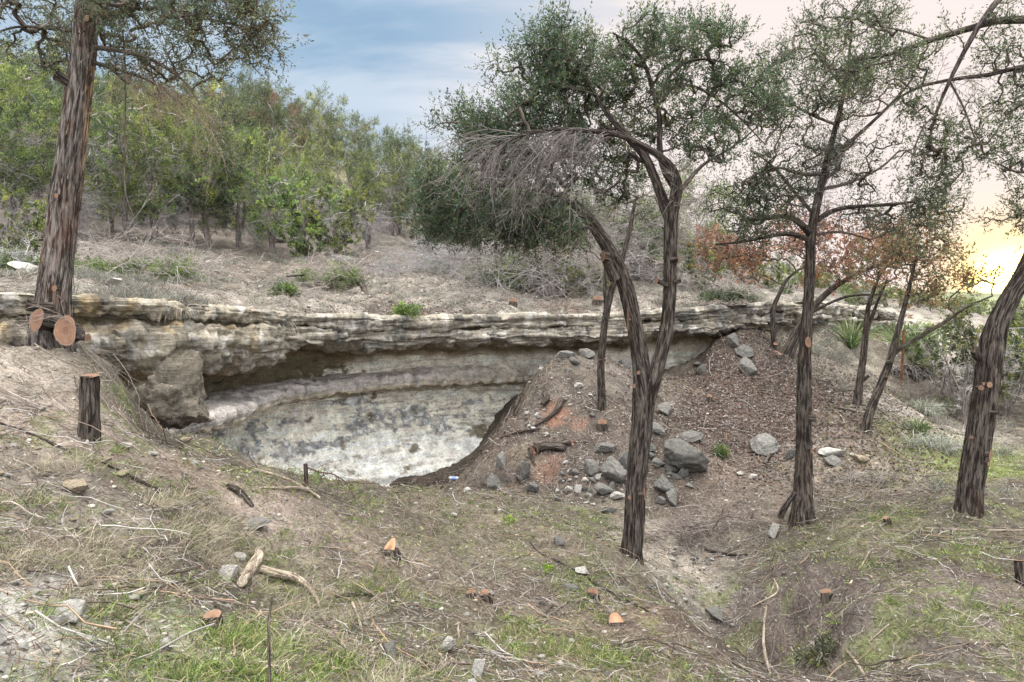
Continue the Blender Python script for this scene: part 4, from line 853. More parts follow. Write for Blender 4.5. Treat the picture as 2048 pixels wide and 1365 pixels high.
rock(1003, 940, 22, 50, 'slanting slab above the left foot of the debris mound', idx=4)
rock(1135, 985, 20, 16, 'bright white stone in the rubble line under the debris mound', kind=R_PALE)
rock(1155, 985, 22, 22, 'pale upright stone next to the bright white stone', kind=R_PALE, idx=1)
rock(1230, 1000, 30, 22, 'white triangular stone left of the forked trunk', kind=R_PALE, idx=2)
rock(1220, 1025, 30, 14, 'flat pink-grey stone left of the forked trunk', idx=8)
rock(935, 985, 20, 12, 'small pale stone at the crest below the dark soil', kind=R_PALE)
rock(1118, 1090, 22, 18, 'lone grey stone on the open slope left of the forked trunk', idx=6)
rock(1432, 1240, 46, 34, 'pale pointed rock in the gully at the lower right', idx=4)
rock(1382, 1240, 14, 10, 'small brown stone in the gully bed', idx=3)
rock(1548, 1075, 22, 40, 'pale upright stone at the gully head beside the straight juniper', kind=R_PALE, idx=1)
rock(1660, 912, 58, 20, 'long pale limestone slab just right of the straight juniper', kind=R_PALE, idx=3)
rock(1668, 930, 46, 22, 'grey slab below the long pale slab', idx=2)
rock(1722, 925, 36, 20, 'yellowish stone to the right of the long pale slab', kind=R_TAN, idx=1)
rock(1580, 920, 22, 26, 'half-buried brown rock just left of the straight juniper', idx=0)
rock(1505, 960, 22, 14, 'pale stone under the lone angular boulder', kind=R_PALE)
rock(1480, 950, 16, 12, 'small yellow-white stone below the lone angular boulder', kind=R_PALE)
rock(1500, 750, 34, 44, 'blocky outcrop rock on the slope under the right end of the ledge', idx=7, sink=0.3)
rock(1490, 712, 46, 26, 'striped flat rock below the right end of the ledge', idx=2)
rock(1468, 695, 30, 40, 'jagged rock leaning on the slope under the ledge', idx=4)
rock(1405, 748, 16, 24, 'pale chip standing on the slope below the ledge', idx=8)
rock(1395, 722, 22, 10, 'flat grey chip near the foot of the pale recess', idx=3)
rock(1130, 718, 40, 24, 'pale rock at the crest of the debris mound, against the wall', idx=5)
rock(1175, 718, 30, 30, 'grey rock at the crest of the debris mound, left of the slender stem', idx=6)
rock(1150, 728, 26, 16, 'lower grey rock at the crest of the debris mound', idx=1)
rock(1070, 742, 40, 14, 'dark slab where the debris mound meets the wall', idx=2)
rock(1085, 735, 18, 20, 'small dark rock stacked on the dark slab by the wall', idx=7)
rock(1252, 722, 28, 26, 'pale rock against the wall, right of the slender stem', idx=8)
rock(1155, 778, 22, 18, 'pale chunk on the upper face of the debris mound', kind=R_PALE, idx=2)
rock(130, 1245, 84, 58, 'big pale boulder in the left foreground gravel', kind=R_PALE, idx=0, sink=0.2)
rock(455, 1160, 44, 42, 'whitish rock beside the weathered driftwood', kind=R_PALE, idx=1)
rock(470, 1125, 34, 26, 'smaller whitish rock above the first beside the driftwood', kind=R_PALE, idx=2)
rock(195, 1085, 26, 16, 'yellowish pebble-like stone in the left foreground grass', kind=R_TAN, idx=2)
rock(280, 1195, 30, 18, 'yellow-grey stone between pale boulder and driftwood', kind=R_TAN, idx=1)
rock(330, 1300, 26, 26, 'pale chip in the foreground grass below the small stump', kind=R_PALE, idx=3)
rock(780, 1320, 36, 46, 'grey pointed rock in the bottom centre foreground', idx=4)
rock(895, 1305, 34, 40, 'white lumpy rock at the bottom centre', kind=R_PALE, idx=2)
rock(955, 1350, 34, 44, 'rounded white rock at the bottom edge', kind=R_PALE, idx=1)
rock(945, 1372, 24, 20, 'pale rock half cut by the bottom edge', kind=R_PALE, idx=0)
rock(710, 1270, 26, 28, 'greenish-grey stone next to the split tan sticks', idx=3)
rock(1165, 1150, 30, 22, 'white stone in the twigs left of the trunk foot', kind=R_PALE, idx=0)
rock(1140, 1180, 30, 14, 'flat pinkish stone below the white stone in the twigs', idx=6)
rock(905, 1035, 16, 12, 'pale pebble on the near edge of the hollow', kind=R_PALE)
rock(500, 1052, 84, 14, 'flat pinkish slab sunk into the left bank', idx=2, sink=0.3)
rock(150, 985, 50, 30, 'mossy yellow-grey lump under the dry grass on the left bank', kind=R_TAN, idx=0)
rock(45, 545, 62, 26, 'smooth pale boulder behind the left juniper', kind=R_PALE, idx=0, sink=0.15, y=11.0, name='boulder')
rock(225, 565, 46, 10, 'pale flat boulder in the dry grass along the rim', kind=R_PALE, idx=3, y=9.6)
rock(245, 900, 30, 20, 'white stone on the bank right of the sawn post', kind=R_PALE, idx=2)
for i, (u, v, w, h) in enumerate([(640,505,30,12),(655,520,34,18),(685,525,46,18),(712,530,30,12),(590,475,34,10),(560,485,28,10),(735,532,24,10)]):
    rock(u, v, w, h, 'grey outcrop stone breaking the terrace slope below the bright green bush', 'outcrop stones on the terrace slope')
for i in range(34):
    u = _rk.uniform(1110, 1250); v = 925 + _rk.rand() * 90; w = _rk.uniform(7, 17)
    rock(u, v, w, w * _rk.uniform(0.6, 1), 'small loose limestone piece in the rubble below the debris mound', 'loose rubble pieces below the debris mound', kind=R_PALE if i % 3 == 0 else ROCKS, name='stone')
for i in range(26):
    u = _rk.uniform(1265, 1410); v = 900 + _rk.rand() * 90; w = _rk.uniform(9, 20)
    rock(u, v, w, w * _rk.uniform(0.6, 1), 'small loose grey stone in the pile around the largest boulder', 'loose stones around the largest boulder', name='stone')
for i in range(30):
    u = _rk.uniform(1020, 1320); v = _rk.uniform(725, 900); w = _rk.uniform(6, 15)
    rock(u, v, w, w * _rk.uniform(0.5, 0.9), 'small grey stone scattered on the face of the debris mound', 'stones scattered on the debris mound', kind=R_PALE if i % 3 == 0 else ROCKS, name='stone')
for i in range(26):
    u = _rk.uniform(1280, 1430); v = _rk.uniform(1090, 1230); w = _rk.uniform(7, 17)
    rock(u, v, w, w * 0.6, 'pale stone lying in the gravel of the gully bed', 'pale stones of the gully bed', kind=R_PALE if i % 2 == 0 else ROCKS, name='stone')
for i in range(44):
    u = _rk.uniform(-10, 330); v = _rk.uniform(1150, 1365); w = _rk.uniform(9, 30)
    rock(u, v, w, w * 0.6, 'pale stone in the gravel patch of the left foreground', 'pale stones of the left foreground gravel', kind=R_PALE, name='stone', sink=0.3)
for i in range(26):
    u = _rk.uniform(0, 420); v = _rk.uniform(760, 1100); w = _rk.uniform(8, 28)
    rock(u, v, w, w * 0.55, 'tan stone stuck in the steep left bank', 'tan stones in the left bank', kind=R_TAN if i % 2 else R_PALE, name='stone', sink=0.32)
for i in range(30):
    u = _rk.uniform(780, 1250); v = _rk.uniform(1150, 1365); w = _rk.uniform(7, 20)
    rock(u, v, w, w * 0.6, 'small stone among roots and twigs on the near slope', 'small stones on the near slope', kind=R_PALE if i % 2 else ROCKS, name='stone', sink=0.3)
for i in range(40):
    u = _rk.uniform(420, 1000); v = _rk.uniform(500, 622); w = _rk.uniform(4, 13)
    rock(u, v, w, w * 0.5, 'small pale stone lying on the bare terrace above the ledge', 'pale stones on the terrace', kind=R_PALE if i % 2 else ROCKS, name='stone', sink=0.3)
for i in range(26):
    u = _rk.uniform(1620, 1880); v = _rk.uniform(680, 930); w = _rk.uniform(6, 16)
    rock(u, v, w, w * 0.5, 'small pale stone on the slope under the right-hand small trees', 'pale stones on the right slope', kind=R_PALE if i % 2 else ROCKS, name='stone', sink=0.3)

# ------------------------------------------------------------------ ground litter
def surf(xy, lift=0.0):
    p = drop(xy); e = 0.04; gx = (h_all(xy + [e, 0]) - p[:, 2]) / e; gy = (h_all(xy + [0, e]) - p[:, 2]) / e
    bad = (np.abs(gx) > 3) | (np.abs(gy) > 3); gx = np.where(bad, 0, gx); gy = np.where(bad, 0, gy)
    n = nz(np.stack([-gx, -gy, np.ones(len(p))], -1)); p = p + n * lift; return p, n, ~bad
def scatter(n, rng, r0=1.9, r1=17, amax=44, density=None, seed_n=0):
    r = rng.uniform(r0, r1, n * 3); a = np.radians(rng.uniform(-amax, amax, n * 3)); xy = np.stack([np.sin(a) * r, np.cos(a) * r], -1)
    if density is not None:
        xy = xy[rng.rand(len(xy)) < density(xy)]
    return xy[:n]
def zdens(zs, base=0.0):
    c = [(G(u, v)[:2], R, w) for (u, v, R, w) in zs]
    def f(xy):
        d = np.full(len(xy), base)
        for p, R, w in c: d = np.maximum(d, w * np.exp(-((xy - p) ** 2).sum(1) / (R * R)))
        return d
    return f
def nfield(xy, s, o): return fbm(np.concatenate([xy * s, np.full((len(xy), 1), o)], 1), 3)
def tangent(n, rng):
    t = nz(np.cross(n, nz(rng.normal(size=n.shape)))); return t, np.cross(n, t)
TW_C = np.array([(0.36,0.33,0.31),(0.26,0.22,0.19),(0.17,0.13,0.11),(0.055,0.042,0.036),(0.30,0.21,0.145),(0.36,0.335,0.315),(0.08,0.06,0.05),(0.13,0.10,0.085),(0.22,0.18,0.155)])
def build_litter():
    rng = RS(3); bag = Bag()
    for (n, lmin, lmax, r, r0, r1, m) in [(17000, 0.04, 0.24, 0.0024, 1.9, 15, 5), (1200, 0.25, 0.8, 0.0045, 2.2, 16, 7), (5000, 0.1, 0.5, 0.004, 8, 24, 5)]:
        xy = scatter(n, rng, r0, r1, 44, lambda q: np.clip(0.38 + 1.5 * nfield(q, 1.3, 3.3), 0.05, 1)); p, nn, ok = surf(xy, 0.006); p, nn = p[ok], nn[ok]; k = len(p)
        t, s_ = tangent(nn, rng); L = np.exp(rng.uniform(math.log(lmin), math.log(lmax), k)); tt = np.linspace(-0.5, 0.5, m)[None, :, None]
        bend = rng.normal(size=(k, 1, 1)) * 0.35; Q = p[:, None] + t[:, None] * tt * L[:, None, None] + s_[:, None] * (bend * (tt ** 2) + 0.0) * L[:, None, None]
        Q += np.cumsum(rng.normal(size=(k, m, 3)), 1) * 0.03 * L[:, None, None]
        Q += nn[:, None] * (rng.rand(k, 1, 1) ** 3 * 0.05 + 0.004 + rng.normal(size=(k, 1, 1)) * 0.10 * tt * L[:, None, None])
        flat = Q.reshape(-1, 3); hh = h_all(flat[:, :2]) + 0.004; lo = flat[:, 2] < hh; flat[lo, 2] = np.where(hh[lo] - flat[lo, 2] < 0.4, hh[lo], flat[lo, 2])
        ci = rng.randint(0, len(TW_C), k); C = TW_C[ci] * rng.uniform(0.75, 1.2, (k, 1))
        tubes(bag, flat.reshape(k, m, 3), (r * rng.uniform(0.5, 1.4, (k, 1))) * np.linspace(1, 0.5, m)[None], 3, C)
    tag(bag.obj('twig_litter', M_twig), 'fine grey and brown twigs strewn over the slopes', 'twig litter', kind='stuff')
    # needles, bark shreds, straw
    bag = Bag(); n = 130000; xy = scatter(n, rng, 1.8, 20, 44); p, nn, ok = surf(xy, 0.004); p, nn = p[ok], nn[ok]; k = len(p)
    t, s_ = tangent(nn, rng); L = rng.uniform(0.012, 0.055, (k, 1)); w = rng.uniform(0.0008, 0.003, (k, 1)); t = nz(t + nn * rng.normal(size=(k, 1)) * 0.25)
    L *= (0.8 + 0.06 * p[:, 1:2]); w *= (0.7 + 0.10 * p[:, 1:2]); p = p + nn * rng.rand(k, 1) * 0.012
    V = np.stack([p - t * L, p + s_ * w, p + t * L, p - s_ * w], 1).reshape(-1, 3); cs = np.array([(0.27,0.22,0.165),(0.17,0.13,0.10),(0.10,0.07,0.055),(0.05,0.038,0.03),(0.24,0.22,0.20),(0.16,0.105,0.075),(0.38,0.35,0.30)])
    bag.add(V, np.arange(k * 4).reshape(-1, 4), C=(cs[rng.randint(0, 7, k)] * rng.uniform(0.7, 1.2, (k, 1))).repeat(4, 0))
    tag(bag.obj('needle_litter', M_twig), 'dry needles, straw and bark shreds covering the soil', 'ground litter', kind='stuff')
    # leaf litter on the right-hand slope
    bag = Bag(); dn = zdens([(1560,770,2.2,1),(1440,740,1.2,0.9),(1650,830,1.8,0.9),(1480,860,1.5,0.9),(1760,870,1.2,0.5),(900,930,1.6,0.35),(1540,900,1.2,0.8)], 0.012)
    xy = scatter(20000, rng, 7.5, 17.5, 36, lambda q: dn(q) ) if False else None
    r = rng.uniform(7.5, 17.5, 240000); a = np.radians(rng.uniform(-20, 34, 240000)); xy = np.stack([np.sin(a) * r, np.cos(a) * r], -1); xy = xy[rng.rand(len(xy)) < dn(xy)][:30000]
    p, nn, ok = surf(xy, 0.012); p, nn = p[ok], nn[ok]; k = len(p); t, s_ = tangent(nz(nn + rng.normal(size=nn.shape) * 0.35), rng); L = rng.uniform(0.013, 0.032, (k, 1)); w = L * rng.uniform(0.35, 0.7, (k, 1))
    V = np.stack([p - t * L, p + s_ * w + nn * 0.008, p + t * L, p - s_ * w + nn * 0.006], 1).reshape(-1, 3); cs = np.array([(0.088,0.064,0.053),(0.052,0.040,0.034),(0.13,0.10,0.084),(0.22,0.20,0.185),(0.045,0.032,0.028),(0.14,0.085,0.068)])
    bag.add(V, np.arange(k * 4).reshape(-1, 4), C=(cs[rng.randint(0, 6, k)] * rng.uniform(0.7, 1.25, (k, 1))).repeat(4, 0))
    tag(bag.obj('leaf_litter', M_twig), 'brown fallen oak leaves thick on the right-hand slope', 'leaf litter', kind='stuff')
    # gravel
    bag = Bag(); dn = zdens([(80,1300,1.2,1),(60,1200,0.8,0.8),(1350,1140,0.9,1),(1390,1210,0.6,1),(1180,850,1.6,0.8),(1200,1000,0.8,0.9),(1250,760,1.2,0.7),(100,850,1.2,0.6),(900,1280,0.9,0.6),(600,560,6,1),(1000,600,3,0.9),(450,520,5,1),(1760,700,4,0.5),(1350,920,0.8,0.9),(500,960,1,0.4)], 0.10)
    xy = scatter(15000, rng, 1.9, 24, 42, lambda q: np.clip(dn(q), 0, 1)); p, nn, ok = surf(xy); p, nn = p[ok], nn[ok]; k = len(p)
    sz = 0.004 + 0.018 * rng.rand(k) ** 3.5; sz *= (0.8 + 0.07 * p[:, 1]); sh = []
    for j in range(6): V, T = rock_shape(300 + j, ICO1, 5, 0, 0.35); sh.append(V)
    sh = np.array(sh)[rng.randint(0, 6, k)]; an = rng.rand(k) * 6.28; ca, sa = np.cos(an)[:, None], np.sin(an)[:, None]
    X = sh[..., 0] * ca - sh[..., 1] * sa; Y = sh[..., 0] * sa + sh[..., 1] * ca; sc3 = np.stack([rng.uniform(0.8, 1.4, k), rng.uniform(0.7, 1.1, k), rng.uniform(0.45, 0.8, k)], -1)
    V = np.stack([X, Y, sh[..., 2]], -1) * (sz[:, None] * sc3)[:, None] + p[:, None] + nn[:, None] * (sz * 0.25)[:, None, None]
    T = (ICO1[1][None] + (np.arange(k) * len(ICO1[0]))[:, None, None]).reshape(-1, 3)
    cs = np.array([(0.36,0.335,0.30),(0.29,0.265,0.23),(0.44,0.40,0.34),(0.22,0.205,0.185),(0.33,0.26,0.19)])
    bag.add(V, None, T, C=(cs[rng.randint(0, 5, k)] * rng.uniform(0.75, 1.15, (k, 1))).repeat(len(ICO1[0]), 0))
    tag(bag.obj('gravel', M_peb), 'loose pale limestone gravel in the soil', 'gravel', kind='stuff')
build_litter()
def blades(bag, p, nn, n, L, w, cols, rng, lean=0.7, droop=0.5, spread=0.05, updir=None, var=0.3, win=None):
    """Tufts: n blades from each root p."""
    k = len(p)
    if k == 0: return
    L = np.broadcast_to(L, (k,)); q = p[:, None] + rng.normal(size=(k, n, 3)) * spread * np.array([1, 1, 0.2]); d = rng.normal(size=(k, n, 3)) * lean; d[..., 2] = np.abs(d[..., 2]) * 0.5
    base = nn if updir is None else np.asarray(updir); d = nz(d + (base[:, None] if base.ndim == 2 else base) * 0.8)
    if win is not None: d = nz(d + np.asarray(win))
    l = (L[:, None] * rng.uniform(0.4, 1.2, (k, n)))[..., None]; s_ = nz(np.cross(d, rng.normal(size=d.shape))) * w * rng.uniform(0.6, 1.3, (k, n, 1))
    g = np.array([0, 0, -1.0]); m1 = q + d * l * 0.4 + g * l * 0.04 * droop; m2 = q + d * l * 0.75 + g * l * 0.20 * droop; e = q + d * l + g * l * 0.5 * droop
    V = np.stack([q - s_, q + s_, m1 - s_, m1 + s_, m2 - s_ * 0.7, m2 + s_ * 0.7, e], 2).reshape(-1, 3); b = np.arange(k * n)[:, None] * 7
    Q = np.concatenate([b + np.array([[0, 1, 3, 2]]), b + np.array([[2, 3, 5, 4]])]); T = b + np.array([[4, 5, 6]])
    cols = np.array(cols, float); c = cols[rng.randint(0, len(cols), (k, n))] * (1 + var * rng.normal(size=(k, 1, 1)) * 0.5) * (1 + var * rng.normal(size=(k, n, 1)) * 0.5)
    bag.add(V, Q, T, C=np.clip(c, 0.01, 0.7).reshape(-1, 3).repeat(7, 0))
GR = ((0.11,0.165,0.04),(0.16,0.21,0.055),(0.075,0.12,0.035),(0.21,0.22,0.08),(0.28,0.25,0.15)); DRY = ((0.40,0.34,0.26),(0.30,0.25,0.19),(0.48,0.42,0.34),(0.22,0.19,0.14)); GREY = ((0.32,0.31,0.28),(0.40,0.38,0.34),(0.24,0.24,0.21),(0.28,0.31,0.22))
def build_grass():
    rng = RS(5); bag = Bag()
    z = zdens([(380,1290,0.55,1),(480,1320,0.5,0.9),(600,1340,0.45,0.9),(560,1150,0.4,0.7),(640,1120,0.4,0.6),(700,1160,0.35,0.6),(1080,1290,0.35,0.8),(1170,1320,0.4,0.8),(1040,1260,0.3,0.6),(1250,1350,0.4,0.7),(780,1290,0.3,0.4),(850,1190,0.3,0.45),
      (1040,1110,0.5,0.4),(900,1060,0.9,0.35),(1060,1030,1.2,0.35),(760,1030,0.8,0.3),(820,990,0.7,0.4),(1150,1150,0.7,0.3),(1330,1330,0.3,0.5),(1200,1210,0.5,0.35),(1660,1060,0.5,0.8),(1730,1040,0.6,0.7),(1800,1040,0.7,0.6),(1900,1050,0.8,0.5),(1640,1090,0.4,0.8),
      (1780,940,1.2,0.5),(1960,930,1.8,1),(2040,950,1.5,1),(1700,1120,0.5,0.5),(1850,1130,0.5,0.6),(1960,1110,0.7,0.6),(2000,1250,0.6,0.5),(1780,1290,0.5,0.3),(1630,1310,0.3,0.5),(500,960,0.4,0.5),(610,960,0.4,0.7),(90,1060,0.4,0.5),(280,940,0.3,0.4),(420,900,0.3,0.5),(1850,880,0.8,0.4),(680,980,0.4,0.7)], 0.0)
    dn = lambda q: np.clip(z(q) * (0.55 + 1.3 * nfield(q, 2.4, 8.1)), 0, 1)
    r = rng.uniform(1.9, 15, 60000); a = np.radians(rng.uniform(-44, 44, 60000)); xy = np.stack([np.sin(a) * r, np.cos(a) * r], -1); xy = xy[rng.rand(len(xy)) < dn(xy) * 0.8]
    p, nn, ok = surf(xy); p, nn = p[ok], nn[ok]; dist = p[:, 1]
    near = dist < 5.5
    blades(bag, p[near], nn[near], 16, rng.uniform(0.06, 0.17, near.sum()), 0.0016, GR, rng, 0.8, 0.9, 0.03, var=0.4)
    blades(bag, p[~near], nn[~near], 14, rng.uniform(0.04, 0.09, (~near).sum()), 0.0030, GR, rng, 1.1, 0.9, 0.08, var=0.4)
    tag(bag.obj('grass', M_grass), 'thin green and straw-coloured grass growing in patches', 'grass', kind='stuff')
    bag = Bag(); z2 = zdens([(130,1060,0.5,1),(330,1060,0.45,1),(120,970,0.4,0.8),(250,1080,0.4,0.6),(660,1230,0.25,0.7),(420,1060,0.4,0.6),(700,1340,0.3,0.4),(40,1100,0.4,0.6),(960,1330,0.3,0.3)], 0.0)
    r = rng.uniform(2.2, 7, 16000); a = np.radians(rng.uniform(-44, 20, 16000)); xy = np.stack([np.sin(a) * r, np.cos(a) * r], -1); xy = xy[rng.rand(len(xy)) < np.clip(z2(xy) * (0.25 + 1.8 * nfield(xy, 2.2, 4.4)), 0, 1) * 0.75]
    p, nn, ok = surf(xy); blades(bag, p, nn, 34, rng.uniform(0.10, 0.24, len(p)), 0.0011, DRY + ((0.22,0.24,0.12),), rng, 0.9, 0.8, 0.04)
    # grey tussocks above the ledge and on the right slope
    z3 = zdens([(300,585,1.3,1.6),(220,575,1.2,1.6),(380,592,0.9,1.4),(400,600,0.9,0.7),(500,545,2.5,0.8),(350,560,2,0.8),(600,520,3,0.7),(450,520,2.5,0.8),(760,480,3,0.8),(880,500,2,0.8),(640,545,1.5,0.4),(900,570,3,0.2),(1300,590,2,0.3),(1600,600,4,0.5),(1530,590,3,0.6),(1680,700,2,0.6),(1740,740,1.5,0.5),(1850,860,1,0.4),(1640,640,3,0.5)], 0.03)
    r = rng.uniform(7.5, 34, 60000); a = np.radians(rng.uniform(-42, 42, 60000)); xy = np.stack([np.sin(a) * r, np.cos(a) * r], -1); xy = xy[(rng.rand(len(xy)) < z3(xy) * np.clip(2.6 * nfield(xy, 0.9, 6.6) - 0.15, 0, 1) * 0.7)]
    dd = xy[:, 1] - yc(xy[:, 0]); xy = xy[(dd > 0.2) | (xy[:, 0] > 5)]
    p, nn, ok = surf(xy); p, nn = p[ok], nn[ok]; blades(bag, p, nn, 40, rng.uniform(0.14, 0.34, len(p)), 0.003, ((0.20,0.20,0.185),(0.27,0.265,0.245),(0.15,0.15,0.13),(0.19,0.21,0.15),(0.30,0.26,0.21)), rng, 0.6, 0.8, 0.07)
    tag(bag.obj('dry_grass', M_grass), 'dry straw and grey grass on the bank and the terrace', 'dry grass', kind='stuff')
build_grass()
def clump(u, v, n, L, w, cols, label, name='grass_clump', cat='grass clump', y=None, group=None, off=0.0, updir=None, seed=0, spread=0.04, lean=0.7, droop=0.9, tufts=6, rad=0.1):
    rng = RS(900 + seed); c = G(u, v) if y is None else P(u, v, y); k = tufts; pp = c + rng.normal(size=(k, 3)) * rad * np.array([1, 0.7, 0]); 
    if y is None: pp = drop(pp[:, :2])
    root = thing(name, c, label, cat, group); b = Bag(); blades(b, pp, np.tile([[0, 0, 1.0]], (k, 1)), n // k, L, w, cols, rng, lean, droop, spread, None if updir is None else np.array(updir, float)); b.part(root, 'blades', M_grass); return root
clump(568, 640, 420, 0.42, 0.0035, GREY + DRY, 'hanging grey dry grass clump draped over the ledge, the largest one', y=10.9, updir=(0, -0.9, 0.1), droop=2.0, rad=0.12, lean=0.35, spread=0.08)
clump(345, 620, 200, 0.3, 0.003, DRY, 'small dry grass clump hanging from the tan left block of the ledge', y=8.75, updir=(0.1, -0.9, 0.2), droop=1.6, seed=1, rad=0.06, lean=0.4)
YU = ((0.16,0.22,0.09),(0.22,0.28,0.12),(0.12,0.17,0.08),(0.30,0.30,0.18)); 
clump(1832, 865, 260, 0.42, 0.009, YU, 'spiky green sotol plant on the slope left of the leaning juniper', 'sotol_plant', 'sotol', seed=2, tufts=3, rad=0.05, lean=0.9, droop=0.7)
clump(1848, 828, 420, 0.62, 0.005, GREY + ((0.2,0.25,0.15),), 'drooping grey-green grass tussock above the spiky sotol', 'grass_tussock', 'tussock', seed=3, tufts=4, lean=0.8, droop=1.3)
clump(1860, 895, 420, 0.55, 0.005, GREY, 'drooping dry grass tussock below the spiky sotol', 'grass_tussock', 'tussock', seed=4, tufts=5, lean=0.8, droop=1.4, rad=0.2)
clump(1810, 705, 320, 1.25, 0.014, YU, 'large sotol with long leaves beside the rusty metal post', 'sotol_plant', 'sotol', seed=5, tufts=2, lean=0.8, droop=0.5)
clump(1692, 690, 220, 1.0, 0.012, YU, 'sotol growing right of the straight juniper near the ledge', 'sotol_plant', 'sotol', seed=6, tufts=2, lean=0.7, droop=0.5)
clump(1810, 740, 420, 0.5, 0.02, ((0.10,0.09,0.08),(0.16,0.14,0.13)), 'dark heap of old hanging leaves under the large sotol', 'leaf_skirt', 'dead leaves', seed=7, tufts=6, lean=0.6, droop=2.4, rad=0.25)
clump(1000, 675, 60, 0.10, 0.003, ((0.14,0.22,0.05),(0.2,0.28,0.07)), 'tiny yellow-green weed', 'weed', 'weed', seed=8) if False else None

# ------------------------------------------------------------------ woodland prototypes (built at the origin, then copied)
def wood_tree(name, seed, H, Wd, cols, leafy=1.0, dead=1.0, stems=2, crown0=0.2, leaf=0.070, lw=0.012, natt=250, bark=None, twc=(0.34,0.32,0.31), lean=0.12, tr=0.075):
    rng = RS(seed); root = bpy.data.objects.new(name, None); COL.objects.link(root); root.empty_display_size = 0.1
    tb = Bag(); nodes = []
    for s in range(stems):
        a = rng.rand() * 6.28; d = np.array([math.cos(a), math.sin(a), 0]) * lean * (1 if stems > 1 else 0.5); hh = H * rng.uniform(0.72, 0.92); q = []
        for t in np.linspace(0, 1, 7): q.append(d * 0.12 + d * H * t * (0.4 + t * 0.8) + np.array([0, 0, hh * t - (0.25 if t == 0 else 0)]) + rng.normal(size=3) * np.array([1, 1, 0.2]) * 0.05 * H * t)
        c, r = big_trunk(tb, q, tr * np.array([1.25, 1, 0.85, 0.7, 0.5, 0.32, 0.12]) * H / 4.5, 12, 0.06, seed + s, 0.2, strip=0.03); nodes.append(c[int(len(c) * 0.18)::3])
    tb.part(root, 'trunk', bark or M_bark_g, True); nodes = np.concatenate(nodes); bb = Bag()
    # clumped crown
    nc = max(5, int(17 * leafy)); cen = []
    for i in range(nc):
        z = crown0 + (1 - crown0) * (i + rng.rand()) / nc; wz = math.sin(math.pi * min(1, 0.25 + 0.75 * (1 - z) ** 0.7)) ; a = i * 2.4 + rng.rand()
        cen.append([math.cos(a) * Wd * 0.42 * wz * rng.uniform(0.5, 1.2), math.sin(a) * Wd * 0.42 * wz * rng.uniform(0.5, 1.2), z * H * 0.95])
    cen = np.array(cen); k = rng.randint(0, nc, natt); att = cen[k] + rng.normal(size=(natt, 3)) * np.array([Wd * 0.065, Wd * 0.065, H * 0.035])
    Pp, Rr, en, _ = colonize(nodes, None, att, rng, 0.006, 0.035, k=5, expo=0.4); tubes(bb, Pp, Rr, 3, np.array(twc) * rng.uniform(0.5, 1.1, (len(Pp), 1)))
    bb.part(root, 'branches', M_twig)
    if leafy > 0:
        lf = Bag(); cl = np.array(cols); shade = rng.uniform(0.8, 1.25, nc)
        for rep in range(2):
            leafage(lf, Pp[:, -1 - rep] + rng.normal(size=(natt, 3)) * 0.12 * rep, en, rng, n=int(38 * leafy), L=0.46 * H / 5, l=leaf, w=lw, cols=cl, up=0.8, spread=0.45, var=0.5)
        lf.part(root, 'crown', M_leaf)
    if dead > 0:
        db = Bag(); n = int(56 * dead); j = rng.randint(0, len(nodes), n); low = nodes[:, 2] < H * 0.62; nd = nodes[low]; j = rng.randint(0, len(nd), n)
        D = rng.normal(size=(n, 3)) * np.array([1, 1, 0.35]) + np.array([0, 0, 0.25]); twig_fan(db, nd[j], D, rng.uniform(0.18, 0.42, n) * Wd * 0.8, rng, 0.0065, twc, 6, droop=0.15); db.part(root, 'dead_twigs', M_twig)
    return root
YG = ((0.17,0.205,0.055),(0.24,0.26,0.065),(0.12,0.15,0.05),(0.055,0.08,0.04)); DG = ((0.08,0.11,0.05),(0.11,0.14,0.06),(0.05,0.075,0.04)); OLV = ((0.11,0.12,0.06),(0.15,0.15,0.06),(0.07,0.085,0.045)); RB = ((0.20,0.09,0.05),(0.16,0.10,0.06),(0.12,0.12,0.06)); BG = ((0.14,0.20,0.06),(0.20,0.26,0.075),(0.08,0.125,0.05))
PROTO = dict(
  y1=wood_tree('juniper_tree', 301, 4.6, 3.6, YG, 1.0, 1.0, 2), y2=wood_tree('juniper_tree', 302, 5.0, 3.4, YG, 1.0, 0.9, 1), y3=wood_tree('juniper_tree', 303, 4.2, 3.8, BG, 1.1, 1.2, 3, crown0=0.2),
  d1=wood_tree('juniper_tree', 304, 5.0, 3.2, DG, 1.0, 1.0, 2), d2=wood_tree('juniper_tree', 305, 4.6, 3.4, OLV, 0.9, 1.0, 2), d3=wood_tree('juniper_tree', 306, 5.4, 3.0, DG, 1.0, 0.7, 1),
  r1=wood_tree('oak_tree', 307, 4.6, 3.2, RB, 0.8, 1.0, 2), b1=wood_tree('shrub', 308, 2.6, 2.6, BG, 1.2, 0.9, 3, crown0=0.1, natt=150, leaf=0.065, lw=0.015), b2=wood_tree('shrub', 309, 2.2, 2.8, OLV, 1.1, 1.2, 4, crown0=0.1, natt=150, leaf=0.065, lw=0.015),
  b3=wood_tree('shrub', 310, 2.4, 2.6, YG, 1.2, 0.8, 3, crown0=0.12, natt=150, leaf=0.065, lw=0.015), g1=wood_tree('bare_shrub', 311, 2.0, 2.4, DG, 0, 2.0, 4, crown0=0.2, natt=90, twc=(0.30,0.28,0.28)), g2=wood_tree('bare_tree', 312, 3.4, 2.2, DG, 0, 0.25, 5, crown0=0.4, natt=34, twc=(0.50,0.48,0.46), tr=0.06, lean=0.2))
USED = set()
